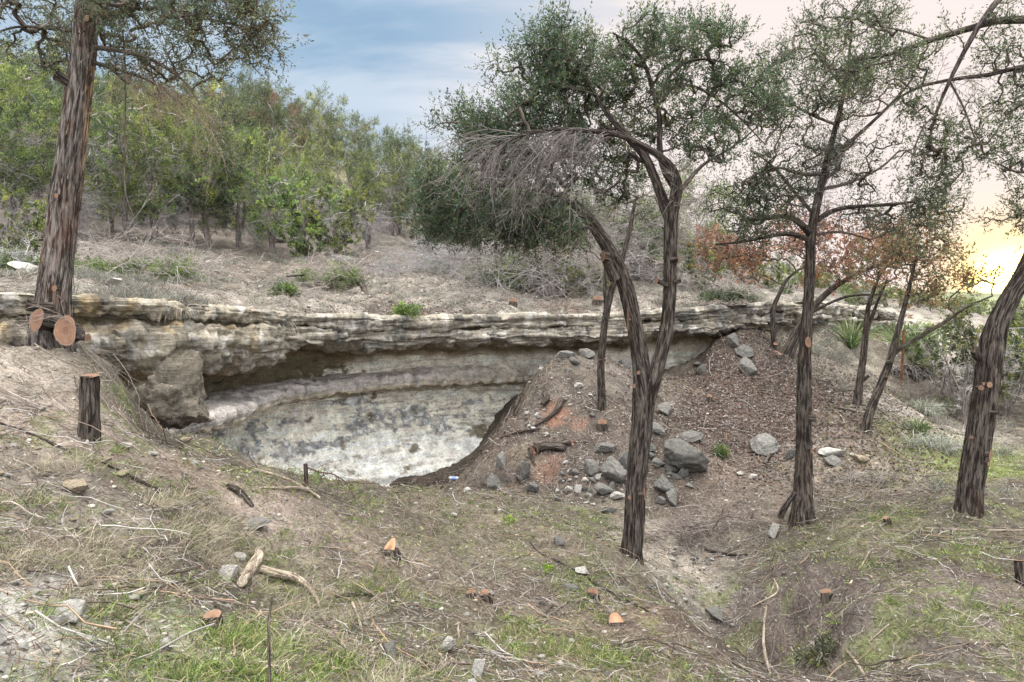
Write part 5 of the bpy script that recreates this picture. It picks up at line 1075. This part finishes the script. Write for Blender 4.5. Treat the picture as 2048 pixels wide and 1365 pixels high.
def plant(key, p, s=1.0, rz=None, label=None, cat='tree', group=None, sz=None, rng=RS(9)):
    src = PROTO[key]
    if key in USED: o = copy_tree(src)
    else: o = src; USED.add(key)
    o.location = [float(x) for x in p]; o.scale = (s, s, s * (sz or 1)); o.rotation_euler = (0, 0, rng.uniform(0, 6.28) if rz is None else rz)
    tag(o, label, cat, group); return o
def GP(u, v, y=None):
    if y is None: return G(u, v, -0.03)
    p = P(u, v, y); p[2] = h_all(p[None, :2])[0] - 0.03; return p
# front row of the wood: trees one can tell apart
for key, u, v, y, s, lb in [
  ('d2', 222, 472, 23, 0.95, 'short grey trunk in the wood edge, first to the right of the left juniper'),
  ('y1', 258, 492, 21, 1.05, 'straight pale-trunked juniper at the wood edge with white dead twigs'),
  ('y3', 312, 490, 21.5, 1.0, 'juniper with a twisted pale trunk at the wood edge'),
  ('y2', 388, 482, 22.5, 1.0, 'bright yellow-green juniper with a thin dark trunk at the wood edge'),
  ('d1', 420, 478, 23, 0.95, 'darker juniper behind the thin-trunked one at the wood edge'),
  ('y1', 478, 468, 24, 0.95, 'yellow-green juniper above the shadowed gap at the wood edge'),
  ('y3', 545, 470, 23, 0.8, 'broad low juniper left of the bright green bush'),
  ('y2', 30, 478, 18, 1.0, 'bright juniper at the left edge of the picture behind the big trunk'),
  ('y3', -40, 500, 17, 1.0, 'juniper cut by the left edge with pale dead twigs'),
  ('d3', 80, 440, 24, 1.0, 'tall juniper directly behind the big left trunk'),
  ('d1', 175, 455, 25, 1.0, 'dense dark juniper right behind the big left trunk'),
  ('y2', 700, 420, 33, 0.8, 'small juniper with a pale trunk above the grassy bank'),
  ('y1', 778, 415, 33, 0.85, 'juniper with a thin white trunk standing on the golden grass patch'),
  ('r1', 565, 330, 42, 1.1, 'reddish-brown oak on the ridge among the green junipers'),
  ('d3', 640, 330, 44, 1.05, 'dark juniper on the ridge to the right of the reddish oak'),
  ('d3', 530, 310, 44, 1.1, 'dark juniper on the ridge to the left of the reddish oak')]:
    plant(key, GP(u, v, y), s, None, lb)
plant('b1', GP(612, 498, 21.5), 1.05, None, 'bright green juniper bush at the back of the terrace', 'bush')
plant('b3', GP(672, 500, 21.5), 0.9, None, 'second bright green bush, touching the right side of the first', 'bush')
plant('g1', GP(735, 484, 24), 1.05, None, 'bare dark grey shrub right of the two bright green bushes', 'shrub')
plant('b2', GP(850, 470, 27), 1.0, None, 'olive bush above the grey grass bank left of the hanging crown', 'bush')
plant('g1', GP(860, 500, 24), 1.0, None, 'bare grey shrub on the grey grass bank left of the hanging crown', 'shrub')
plant('d2', GP(912, 540, 20.5), 0.72, None, 'juniper with a short dark trunk at the back of the terrace below the hanging crown')
plant('b2', GP(940, 530, 22), 0.8, None, 'olive bush between the short dark trunk and the brush pile', 'bush')
plant('b3', GP(40, 520, 12.5), 0.55, None, 'small bright green bush left of the big trunk', 'bush')
plant('y3', GP(1400, 560, 24), 0.8, None, 'green juniper behind the forked trunk on the right', 'tree')
plant('d1', GP(1330, 545, 26), 0.8, None, 'dark juniper between the two stems of the forked juniper', 'tree')
plant('b3', GP(1410, 585, 19), 0.6, None, 'yellow-green bush on the rim between the forked and the straight juniper', 'bush')
plant('b1', GP(1270, 560, 21), 0.9, None, 'green bush seen between the stems of the forked juniper', 'bush')
for i, (u, v, s_) in enumerate([(150, 470, 0.9), (205, 440, 1.0), (285, 455, 1.1), (350, 470, 1.0), (360, 430, 1.1), (440, 455, 1.1), (505, 455, 1.1), (520, 480, 0.8), (585, 455, 1.1), (650, 450, 1.1), (700, 465, 1.0), (760, 455, 1.1), (800, 470, 1.0), (820, 440, 1.1), (880, 470, 0.9), (905, 500, 0.8)]):
    plant('g1', GP(u, v), s_, None, 'grey leafless brush between the trunks along the edge of the hillside wood', 'shrub', 'grey brush along the wood edge')
# the wood on the hillside
def build_wood():
    rng = RS(21); pts_ = []; keys = ['y1', 'y2', 'y3', 'd1', 'd2', 'd3', 'r1']
    for _ in range(9000):
        y = rng.uniform(24, 72); x = rng.uniform(-0.95, 0.50) * y; q = np.array([x, y]); u = CU + F * x / y
        lim = np.interp(u, [0, 550, 700, 900, 1050, 1200, 1400, 1560], [27.5, 27.5, 32, 34, 29, 30, 34, 50])
        if y < lim: continue
        if any((q[0] - a[0]) ** 2 + (q[1] - a[1]) ** 2 < (1.9 + 0.017 * y) ** 2 for a in pts_): continue
        pts_.append(q)
        if len(pts_) >= 275: break
    xy = np.array(pts_); h = h_all(xy)
    for i, q in enumerate(xy):
        near = q[1] < 45; k = keys[rng.choice(6, p=[0.24, 0.2, 0.16, 0.14, 0.16, 0.10] if near else [0.14, 0.12, 0.06, 0.22, 0.24, 0.22])]
        u = CU + F * q[0] / q[1]; s = rng.uniform(0.55, 1.1) * np.interp(u, [600, 900, 1300, 1500], [1.0, 0.8, 0.7, 0.5])
        plant(k, (q[0], q[1], h[i] - 0.05), s, rng.rand() * 6.28, 'green juniper in the dense wood on the hillside behind the terrace', 'tree', 'junipers of the hillside wood')
build_wood()
# scrub of the valley on the right
def build_scrub():
    rng = RS(22); pts_ = []
    for _ in range(20000):
        y = math.exp(rng.uniform(math.log(12.5), math.log(62))); u = rng.uniform(1600, 2350); x = (u - CU) / F * y; q = np.array([x, y])
        lim = np.interp(u, [1600, 1690, 1780, 1880, 2350], [40, 24, 20, 14.5, 13.0])
        if y < lim: continue
        if any((q[0] - a[0]) ** 2 + (q[1] - a[1]) ** 2 < (0.95 + 0.025 * y) ** 2 for a in pts_): continue
        pts_.append(q)
        if len(pts_) >= 210: break
    xy = np.array(pts_); h = h_all(xy)
    for i, q in enumerate(xy):
        k = ['b1', 'b2', 'b3', 'g1'][rng.choice(4, p=[0.36, 0.20, 0.40, 0.04])]; top = -0.012 * q[1] + rng.uniform(-0.8, -0.15); s = np.clip((top - h[i]) / 2.3, 0.35, 0.95)
        plant(k, (q[0], q[1], h[i] - 0.05), s * rng.uniform(0.8, 1.1), rng.rand() * 6.28, 'green bush in the scrub filling the valley on the right', 'bush', 'bushes of the valley scrub')
build_scrub()
for i, (u, v, y, s) in enumerate([(1880, 800, 14.0, 0.55), (1925, 815, 13.6, 0.6), (1960, 805, 14.0, 0.5), (2015, 800, 14.5, 0.55)]):
    plant('g2', GP(u, v, y), s, None, 'white bare-stemmed sapling in front of the green scrub on the right', 'sapling', 'white bare saplings on the right')
for k in PROTO:
    if k not in USED:
        for c in PROTO[k].children: bpy.data.objects.remove(c)
        bpy.data.objects.remove(PROTO[k])
for i, (u, v, y, s, k) in enumerate([(1490, 575, 22, 0.45, 'b2'), (1540, 580, 24, 0.45, 'b3'), (1575, 585, 26, 0.5, 'b1'), (1620, 590, 30, 0.5, 'b3'), (1450, 570, 24, 0.5, 'b3'), (1500, 560, 30, 0.5, 'b1')]):
    plant(k, GP(u, v, y), s, None, 'low green bush on the far slope behind the right end of the ledge', 'bush', 'low bushes behind the right end of the ledge')
plant('b2', GP(1735, 660, 21), 0.45, None, 'olive bush behind the two small leaning trunks', 'bush')

# ------------------------------------------------------------------ small trees on the right
OAKC = ((0.21,0.105,0.075),(0.17,0.09,0.065),(0.13,0.09,0.065),(0.26,0.13,0.07)); OAKG = ((0.14,0.135,0.06),(0.20,0.125,0.06),(0.11,0.13,0.055),(0.20,0.11,0.06))
juniper(None, 'low oak with rust-red leaves and several dark stems below the ledge end',
  [(1556,738,14.6,26),(1572,705,14.5,22),(1590,670,14.5,20),(1612,630,14.5,17),(1650,588,14.5,15),(1690,560,14.4,11),(1740,535,14.3,8),(1800,520,14.2,5)],
  [[(1552,730,14.6,14),(1548,690,14.6,13),(1545,650,14.6,13),(1546,615,14.6,12),(1560,585,14.6,10),(1572,560,14.6,8),(1590,545,14.6,5)],
   [(1612,632,14.5,10),(1650,610,14.4,8),(1700,590,14.4,6),(1760,590,14.3,4)],[(1575,735,14.4,9),(1590,700,14.4,8),(1600,670,14.4,5)]],
  [(1480,490,14.6,60,40,0.8,90),(1550,470,14.6,70,40,0.9,110),(1620,490,14.5,70,45,0.9,120),(1700,490,14.4,80,40,0.9,170),(1770,490,14.4,60,40,0.8,130),(1650,545,14.4,70,30,0.7,90),(1740,540,14.3,70,25,0.7,90),(1455,510,14.7,45,35,0.6,80),(1430,480,14.8,40,30,0.6,60),(1500,530,14.7,50,25,0.6,60),(1590,430,14.6,60,25,0.6,60),(1800,470,14.4,60,35,0.7,90)],
  61, cols=OAKC, sides=30, flare=0.2, leaf=dict(n=9, l=0.055, w=0.016, L=0.22), name='oak_tree', cuts=[(1551,688,14.4,5,(0,-0.6,0.8),0.05,4)], rmax=0.02)
juniper(None, 'slim forked trunk on the right slope, left of the two leaning small trees',
  [(1714,806,12.4,20),(1720,760,12.4,17),(1728,700,12.4,16),(1732,660,12.4,14),(1734,620,12.4,11),(1745,585,12.4,8),(1760,550,12.4,5)],
  [[(1732,665,12.4,12),(1745,630,12.4,9),(1758,595,12.4,7),(1775,560,12.4,5)],[(1722,765,12.4,10),(1738,752,12.35,7)]],
  [(1750,530,12.4,60,40,0.6,90),(1800,520,12.4,50,35,0.6,80)], 62, cols=OAKG, sides=30, flare=0.15, leaf=dict(n=8, l=0.05, w=0.014, L=0.2), name='oak_tree', rmax=0.015)
juniper(None, 'leaning small tree with a long side branch left of the big juniper',
  [(1730,852,11.4,24),(1748,800,11.4,19),(1770,750,11.4,19),(1782,715,11.4,17),(1793,675,11.4,15),(1803,635,11.4,12),(1815,590,11.4,9),(1826,540,11.4,7),(1840,490,11.4,4)],
  [[(1782,712,11.4,12),(1810,690,11.35,10),(1850,668,11.3,10),(1890,645,11.3,8),(1930,615,11.2,7),(1985,592,11.2,4)]],
  [(1800,480,11.4,70,40,0.8,120),(1860,510,11.4,60,40,0.8,120),(1900,560,11.3,60,30,0.6,90),(1840,570,11.4,50,40,0.6,70),(1960,560,11.2,40,25,0.5,40),(1840,440,11.4,50,30,0.6,60)], 63, cols=OAKG, sides=36, flare=0.12, leaf=dict(n=8, l=0.05, w=0.014, L=0.2), name='oak_tree',
  cuts=[(1782,724,11.3,5,(0.9,-0.5,0.2),0.06,8),(1776,756,11.3,4,(0.8,-0.7,0),0.06,5)], rmax=0.015)
plant('b1', GP(1850, 490, 11.6) + np.array([0, 0, 0]), 0.01, None, 'x') if False else None

# ------------------------------------------------------------------ cut branches and brush piles
def brush(u, v, w, h, n, label, name='brush_pile', cat='brush pile', y=None, green=0.5, cols=BG, seed=0, twc=(0.33,0.29,0.27), logs=0, group=None, th=0.006, sub=6):
    rng = RS(1500 + seed); c = G(u, v) if y is None else GP(u, v, y); s = c[1] / F; Wm, Hm = w * s, h * s
    root = thing(name, c, label, cat, group); b = Bag(); k = n
    p = c + rng.normal(size=(k, 3)) * np.array([Wm * 0.26, Wm * 0.16, 0]); g = h_all(p[:, :2]); p[:, 2] = g + rng.rand(k) * Hm * 0.65
    D = rng.normal(size=(k, 3)) * np.array([1, 0.6, 0.28]) + np.array([0, 0, 0.30]); L = rng.uniform(0.3, 0.7, k) * Wm
    twig_fan(b, p, D, np.minimum(L, 1.8), rng, th, twc, sub, droop=0.25, sublen=0.5); b.part(root, 'branches', M_twig)
    if green > 0:
        lf = Bag(); m = int(260 * green); cc = c + rng.normal(size=(6, 3)) * np.array([Wm * 0.25, Wm * 0.12, 0]); q = cc[rng.randint(0, 6, m)] + rng.normal(size=(m, 3)) * np.array([Wm * 0.10, Wm * 0.10, Hm * 0.14])
        q[:, 2] = np.maximum(h_all(q[:, :2]) + 0.03, q[:, 2] + Hm * 0.3); leafage(lf, q, rng.normal(size=(m, 3)), rng, n=22, L=0.22, l=0.055, w=0.009, cols=cols, up=0.4, spread=0.8); lf.part(root, 'greenery', M_leaf)
    for i in range(logs):
        q0 = c + rng.normal(size=3) * np.array([Wm * 0.2, Wm * 0.1, 0]); q0[2] = h_all(q0[None, :2])[0] + Hm * 0.25; d = nz(rng.normal(size=3) * np.array([1, 0.7, 0.15])); st = stub(root, q0, q0 + d * Wm * 0.3, 0.025, 0.022, 1600 + seed * 10 + i, name='cut_branch')
    return root
brush(1060, 572, 240, 120, 210, 'long tangle of cut grey and green branches at the back of the terrace', green=2.6, seed=1, y=17.0, twc=(0.27,0.245,0.235), th=0.010)
brush(1150, 575, 120, 100, 80, 'green half of the brush tangle, just left of the forked juniper', green=2.6, seed=2, y=16.9, cols=YG)
brush(1290, 540, 200, 260, 220, 'high stack of bare grey branches behind the forked juniper', green=0.2, seed=3, y=20, twc=(0.22,0.20,0.19), th=0.013)
brush(660, 578, 120, 80, 90, 'cut juniper top with green tips lying alone on the bare terrace', green=0.8, seed=4, twc=(0.42,0.36,0.33), logs=2)
brush(570, 590, 60, 22, 16, 'low green cut sprigs left of the cut juniper top', green=0.5, seed=5)
brush(270, 550, 230, 80, 100, 'cut green branches behind the dry grass of the rim on the left', green=2.4, seed=6, y=12.5, cols=BG)
brush(30, 490, 90, 60, 50, 'pile of pale branches at the left edge behind the big trunk', green=0.4, seed=7, y=11.5, twc=(0.45,0.43,0.43))
brush(1450, 598, 120, 45, 60, 'green cut branches dumped on the rim between forked and straight juniper', green=1.4, seed=8, y=17.5, cols=DG)
brush(1390, 1085, 150, 60, 64, 'heap of thin dead twigs at the head of the gully', 'twig_heap', 'twig heap', green=0, seed=9, twc=(0.24,0.20,0.18), th=0.009, sub=4)
brush(1730, 965, 120, 20, 50, 'flat heap of dead twigs on the clearing between the two right-hand junipers', 'twig_heap', 'twig heap', green=0, seed=10, twc=(0.22,0.19,0.17), th=0.008, sub=4)
brush(985, 970, 90, 40, 50, 'tangle of dead twigs at the left foot of the debris mound', 'twig_heap', 'twig heap', green=0, seed=11, twc=(0.18,0.15,0.135), th=0.006)
brush(1870, 850, 130, 60, 70, 'shadowy tangle of bare branches on the ground under the right-hand scrub', green=0.1, seed=12, y=14, twc=(0.20,0.17,0.15))
brush(770, 555, 60, 34, 30, 'low pile of pale grey branches left of the short dark trunk', green=0.0, seed=13, y=18.5, twc=(0.29,0.28,0.285))
brush(880, 552, 120, 70, 90, 'pale grey branches heaped at the foot of the short dark trunk', green=0.1, seed=14, y=19, twc=(0.29,0.28,0.285))
brush(812, 625, 40, 34, 5, 'fresh green juniper sprig hanging over the ledge', 'juniper_sprig', 'sprig', green=0.5, seed=15, y=12.9)
brush(1440, 915, 20, 24, 5, 'small green juniper seedling on the slope right of the largest boulder', 'seedling', 'seedling', green=0.12, seed=16)
brush(1640, 1320, 50, 20, 10, 'low green seedling in the gully at the bottom right', 'seedling', 'seedling', green=0.06, seed=17, cols=OLV)
brush(1120, 600, 70, 16, 20, 'dark root tangle on the rim above the crest of the mound', 'root_tangle', 'roots', green=0, seed=18, y=14.9, twc=(0.17,0.11,0.09))

def log_(pix, label, name='fallen_branch', cat='branch', seed=0, mat=None, cutend=False, lift=0.0, side=16, group=None, ground=True, cols=None):
    """A branch lying on the ground along pixels (u, v, width px); rows may carry their own distance."""
    q = []; r = []
    for a in pix:
        if len(a) == 4: p = P(a[0], a[1], a[3])
        else: p = G(a[0], a[1])
        if len(a) == 3: p[2] += a[2] * p[1] / F * 0.35 + lift
        q.append(p); r.append(a[2] / 2 * p[1] / F)
    root = thing(name, q[0], label, cat, group); b = Bag(); big_trunk(b, q, r, side, 0.015, seed + 400, 0, 0.12, 0.05); b.part(root, 'wood', mat or M_bark, True)
    if cutend:
        q = np.array(q); d = nz(q[-1] - q[-2]); V, Q, T, C = cut_disc(q[-1] + d * 0.002, nz(d + np.array([0, -0.6, 0.2])), r[-1] * 1.05, r[-1] * 1.05, RS(seed), cols or (WOOD_RED, WOOD, WOOD, SAP)); part(root, 'cut_face', V, quads=Q, tris=T, mat=M_cut, col=C)
    return root
log_([(485,1180,22),(500,1155,26),(520,1130,24),(515,1115,14)], 'thick split end of weathered driftwood, pale and cracked, in the left foreground', 'driftwood', 'driftwood', 1, M_drift, lift=0.03)
log_([(520,1150,16),(560,1165,20),(590,1165,16),(625,1190,10),(640,1225,6)], 'long curved weathered branch running right from the split driftwood end', 'driftwood', 'driftwood', 2, M_drift, lift=0.03)
log_([(455,975,14),(480,990,18),(505,1015,8)], 'short dark crooked branch on the left bank', seed=3)
log_([(520,978,5),(560,980,7),(610,980,9),(640,998,6)], 'grey branch lying along the edge of the left bank', seed=4, mat=M_drift)
log_([(440,950,4),(490,935,6),(540,950,6),(590,965,5),(625,990,3)], 'thin tan root curving along the edge above the white wall', seed=5, mat=M_drift)
log_([(200,925,6),(260,955,8),(320,985,8),(350,1000,4)], 'long brown branch below the sawn post with a broken orange end', seed=6)
log_([(670,1195,6),(720,1190,9),(765,1195,5)], 'dark short root on the slope left of centre', seed=7)
log_([(705,1210,5),(722,1250,5),(726,1300,4)], 'split tan stick pointing down the near slope', 'stick', 'stick', 8, M_drift, lift=0.01)
log_([(680,1305,4),(705,1300,4),(736,1293,4)], 'pale flat splinter crossing the foot of the split tan stick', 'stick', 'stick', 9, M_drift)
log_([(918,1280,4),(917,1262,4),(917,1245,4)], 'short tan peg lying on the near slope in the centre', 'stick', 'stick', 10, M_drift)
log_([(840,1358,6),(880,1345,8),(905,1320,6)], 'forked pale root at the bottom edge left of centre', seed=11, mat=M_drift)
log_([(10,1050,3),(70,1270,4)], 'thin orange twig in the left foreground', 'stick', 'stick', 12) if False else None
log_([(0,1225,4),(40,1250,5),(90,1290,4)], 'thin orange stick at the lower left edge', 'stick', 'stick', 12, M_drift)
log_([(150,1305,4),(215,1260,5),(270,1225,3)], 'long white twig slanting across the foreground gravel', 'stick', 'stick', 13, M_drift)
log_([(0,848,4),(60,870,6),(120,895,5),(140,905,3)], 'dark thin branch lying across the left bank', seed=14)
log_([(540,1365,6,2.55),(538,1300,6,2.75),(537,1240,5,2.9),(545,1195,4,3.0)], 'thin dark upright sapling stem at the bottom edge', 'sapling', 'sapling', 15)
log_([(1210,1080,3),(1250,1130,4),(1330,1165,4),(1400,1200,3)], 'thin dark branch crossing the foot of the forked juniper', seed=16) if False else None
log_([(1060,1085,3),(1080,1110,5),(1140,1135,5),(1200,1175,4),(1300,1225,3)], 'long thin dark branch on the open slope left of the trunk foot', seed=17)
log_([(1700,1170,5),(1725,1130,4),(1740,1105,3)], 'pale curved stick on the right mound', 'stick', 'stick', 18, M_drift)
log_([(1500,1215,3),(1535,1200,4),(1560,1185,5),(1548,1160,4)], 'pale forked branch in the middle of the right mound', seed=19, mat=M_drift)
log_([(1540,1355,7),(1525,1290,6),(1530,1220,5),(1550,1165,4)], 'long pale branch lying down the right mound beside the gully', seed=20, mat=M_drift)
log_([(1735,1365,7),(1710,1320,7),(1670,1280,5)], 'pale branch running out at the bottom edge on the right', seed=21, mat=M_drift)
log_([(1740,1285,3),(1765,1260,4),(1778,1250,3)], 'short white forked stick on the bare patch at the right', 'stick', 'stick', 22, M_drift)
log_([(2048,1060,3),(1960,1062,4),(1850,1058,3)], 'long thin grey branch on the clearing below the leaning juniper', seed=23, mat=M_drift)
log_([(1635,880,4),(1665,895,6),(1680,905,4)], 'dark stick on the leafy slope right of the straight juniper', 'stick', 'stick', 24)
log_([(1668,818,4),(1690,820,7),(1712,826,4)], 'dark root on the slope left of the slim forked trunk', seed=25)
log_([(1548,905,10),(1538,915,10),(1528,930,6)], 'dark bark slab leaning on the lone angular boulder', 'bark_slab', 'bark', 26)
log_([(1410,1100,6),(1470,1115,6),(1495,1110,4)], 'dark branch under the twig heap at the gully head', seed=27)
log_([(690,545,4),(722,575,8),(735,590,8),(742,596,7)], 'cut trunk of the juniper top lying on the terrace, red at its end', seed=28, cutend=True)
log_([(640,600,4),(760,600,3)], 'x', seed=29) if False else None
# exposed red roots on the debris mound
for i, (pix, lb) in enumerate([
  ([(1130,905,14),(1100,900,18),(1075,906,20),(1068,912,18)], 'thick broken root with a torn orange end, left of the two on the mound'),
  ([(1095,893,8),(1120,895,10),(1142,892,14)], 'root ending in a round orange saw cut on the debris mound'),
  ([(1060,905,12),(1062,920,8),(1070,935,5)], 'dark bark root hanging down beside the torn orange end'),
  ([(1085,815,12),(1095,808,16),(1090,796,12)], 'forked red root stub at the upper left of the debris mound'),
  ([(1060,860,4),(1100,840,8),(1118,822,14),(1124,806,12)], 'flat split orange wood slab beside the forked red root stub'),
  ([(1010,870,5),(1025,830,6),(1042,797,8)], 'dark root pointing up at the left edge of the debris mound'),
  ([(1000,880,4),(1040,868,5),(1080,862,4)], 'thin dark root stretched across the left face of the debris mound')]):
    log_(pix, lb, 'exposed_root', 'root', 60 + i, cutend=i < 6, lift=0.02, cols=((0.24,0.10,0.06), (0.29,0.125,0.07), (0.26,0.115,0.065), (0.20,0.10,0.065)))

# ------------------------------------------------------------------ stumps
def stump(u, v, w, h, label, seed, tilt=(0, -0.55, 0.85), face=None, y=None, cols=None, mat=None):
    rng = RS(700 + seed); c = G(u, v) if y is None else P(u, v, y); s = c[1] / F; r = w * s / 2; H = h * s
    root = thing('tree_stump', c, label, 'stump'); b = Bag(); ax = nz(np.array([rng.normal() * 0.08, 0.05, 1.0])); big_trunk(b, [c - ax * 0.12, c + ax * H * 0.5, c + ax * H], [r * 1.25, r * 1.05, r * 0.92], 36, 0.012, seed + 800, 0.1, 0.14, 0.06); b.part(root, 'bark', mat or M_bark, True)
    nm = nz(np.array(tilt, float)); cc = c + ax * H; f = face or (1, 1); V, Q, T, C = cut_disc(cc + nm * 0.004, nm, r * 0.98 * f[0], r * 0.98 * f[1], rng, cols or (WOOD_RED, WOOD, WOOD, SAP)); part(root, 'cut_face', V, quads=Q, tris=T, mat=M_cut, col=C); return root
stump(177, 930, 36, 180, 'tall sawn juniper post standing alone on the left bank', 1, tilt=(0, -0.15, 1), y=5.0)
stump(425, 1255, 38, 22, 'small fresh stump with a reddish cut in the foreground grass', 2, tilt=(0, -0.3, 1))
stump(779, 1108, 38, 9, 'slant-cut stump with a long pale orange face left of centre', 3, tilt=(-0.35, -0.7, 0.6), face=(0.75, 1.3), cols=(WOOD, (0.34,0.19,0.105), (0.38,0.23,0.14), WOOD_RED))
stump(1232, 1248, 34, 3, 'slant-cut stump with a large pale orange face at the bottom centre right', 4, tilt=(0.1, -0.75, 0.6), face=(0.95, 1.3), cols=((0.38,0.25,0.16), (0.36,0.22,0.135), (0.33,0.19,0.115), WOOD_RED))
stump(1186, 1200, 24, 14, 'small round-cut stump just left of the large slant-cut one', 5, tilt=(-0.5, -0.8, 0.4))
stump(972, 1200, 22, 12, 'small dark stump with a pinkish cut on the near slope', 6, tilt=(0.1, -0.6, 0.8))
stump(943, 1195, 20, 10, 'rough reddish stump beside the small dark one', 7, tilt=(0.2, -0.6, 0.8))
stump(1655, 1192, 24, 7, 'two-lobed orange stump low on the right mound', 8, tilt=(0, -0.5, 0.85), face=(1.1, 0.8))
stump(1204, 858, 20, 12, 'small split orange stump on the mound below the slender stem', 9, tilt=(0, -0.9, 0.4))
stump(1196, 606, 20, 5, 'dark stump with orange cuts on the rim left of the forked juniper', 10, tilt=(-0.3, -0.8, 0.4))
stump(1026, 612, 16, 8, 'small orange-faced stump on the terrace rim in the centre', 11, tilt=(0, -0.9, 0.4))
stump(1548, 736, 30, 26, 'sawn stump at the base of the rust-red oak', 12, tilt=(-0.1, -0.5, 0.8), y=14.3)
stump(1418, 802, 12, 8, 'tiny red-brown stump on the leaf-covered slope', 13, tilt=(0.2, -0.8, 0.4))
stump(1775, 1050, 14, 12, 'tiny dark stump in the grass of the right mound', 14, tilt=(0, -0.3, 0.9))
stump(2044, 1170, 20, 50, 'dark broken stump at the right edge', 15, tilt=(0, 0.2, 1))
stump(325, 560, 12, 6, 'small cut stub with an orange face among the green cut branches', 16, tilt=(0, -1, 0.2))

# ------------------------------------------------------------------ small things
def post():
    p0 = P(1803, 738, 15.5); p0[2] = h_all(p0[None, :2])[0] - 0.2; p1 = P(1808, 660, 15.5); root = thing('metal_post', p0, 'rusty metal fence post standing in front of the scrub on the right', 'post')
    t = nz(p1 - p0); L = np.linalg.norm(p1 - p0); V = []; prof = [(-0.03,-0.003),(0.03,-0.003),(0.03,0.003),(0.004,0.003),(0.004,0.04),(-0.004,0.04),(-0.004,0.003),(-0.03,0.003)]
    for z in np.linspace(0, L, 30):
        for a, b in prof: V.append(p0 + t * z + np.array([a, b, 0]))
    k = len(prof); Q = [(i * k + j, i * k + (j + 1) % k, (i + 1) * k + (j + 1) % k, (i + 1) * k + j) for i in range(29) for j in range(k)]
    V = np.array(V); rng = RS(1); C = np.array([0.15, 0.068, 0.04]) * rng.uniform(0.7, 1.3, (len(V), 1)); part(root, 'stake', V, quads=np.array(Q), mat=M_twig, col=C)
    B = Bag()
    for z in np.arange(0.15, L, 0.09): 
        c = p0 + t * z + np.array([0, -0.006, 0]); s = 0.008; B.add([c + np.array([a, b, d]) * s for a in (-1, 1) for b in (-1, 1) for d in (-1, 1)], [(0,1,3,2),(4,6,7,5),(0,4,5,1),(2,3,7,6),(0,2,6,4),(1,5,7,3)], C=(0.16,0.06,0.03))
    B.part(root, 'studs', M_twig)
post()
def bottle():
    c = G(909, 961); root = thing('plastic_bottle', c, 'crushed clear plastic bottle with a pale blue band on the dark soil', 'bottle'); a = nz(np.array([1, -0.25, 0.05])); up = np.array([0, 0, 0.035])
    prof = [(0.0, 0.004), (0.003, 0.028), (0.03, 0.033), (0.06, 0.028), (0.10, 0.032), (0.15, 0.033), (0.175, 0.022), (0.195, 0.012), (0.205, 0.012)]
    q = np.array([c + up + a * (x - 0.1) for x, r in prof]); b = Bag(); tubes(b, q[None], np.array([[r for x, r in prof]]), 16, (0.62, 0.68, 0.75)); b.part(root, 'shell', M_plastic, True)
    b = Bag(); q2 = np.array([c + up + a * (x - 0.1) for x in (0.06, 0.10, 0.14)]); tubes(b, q2[None], np.array([[0.0345, 0.0345, 0.0345]]), 16, (0.25, 0.35, 0.75)); b.part(root, 'band', M_plastic, True)
    b = Bag(); q3 = np.array([c + up + a * (x - 0.1) for x in (0.203, 0.205, 0.218, 0.22)]); tubes(b, q3[None], np.array([[0.002, 0.015, 0.015, 0.002]]), 12, (0.75, 0.78, 0.82)); b.part(root, 'cap', M_plastic, True)
M_plastic = col_mat('thin_plastic', 0.25, 0.3, (0.95, 1.05), 0.5)
bottle()
def snag():
    b0 = G(613, 972); root = thing('dead_shrub', b0, 'small dead snag with long bare twigs on the edge in front of the white wall', 'dead shrub'); b = Bag(); t0 = P(611, 928, b0[1]); big_trunk(b, [b0 - [0, 0, .1], (b0 + t0) / 2, t0], [0.024, 0.022, 0.02], 16, 0.01, 5); b.part(root, 'stem', M_bark, True)
    b = Bag(); rng = RS(8); main = np.array([P(*a) for a in [(613,935,b0[1]),(640,945,b0[1]),(665,948,b0[1]),(690,962,b0[1]-0.05),(705,985,b0[1]-0.1)]]); tubes(b, resample(main, 12)[None], np.linspace(0.010, 0.003, 12)[None], 6, (0.09, 0.06, 0.05))
    k = 26; q = resample(main, 40)[rng.randint(3, 40, k)]; twig_fan(b, q, rng.normal(size=(k, 3)) * 0.6 + np.array([0.5, 0, -0.5]), rng.uniform(0.1, 0.3, k), rng, 0.003, (0.10, 0.07, 0.06), 4); b.part(root, 'twigs', M_twig)
    return root
snag()
brush(730, 972, 60, 34, 14, 'low dark leafless shrub at the edge of the hollow in front of the white wall', 'dead_shrub', 'dead shrub', green=0.12, seed=30, cols=((0.07,0.05,0.04),(0.10,0.07,0.05)), twc=(0.12,0.09,0.08), th=0.003, y=9.6)
for i, (u, v, lb) in enumerate([(636, 955, 'bright green sprout by the dead snag'), (1020, 1048, 'single bright green sprout on the open slope'), (1092, 1147, 'yellow-green sprout in the twigs left of the trunk foot')]):
    c = G(u, v); root = thing('sprout', c, lb, 'sprout'); lf = Bag(); rng = RS(50 + i); leafage(lf, c + rng.normal(size=(14, 3)) * 0.025 + np.array([0, 0, 0.04]), rng.normal(size=(14, 3)), rng, n=5, L=0.05, l=0.035, w=0.010, cols=((0.22,0.34,0.05),(0.28,0.40,0.06))); lf.part(root, 'leaves', M_leaf)
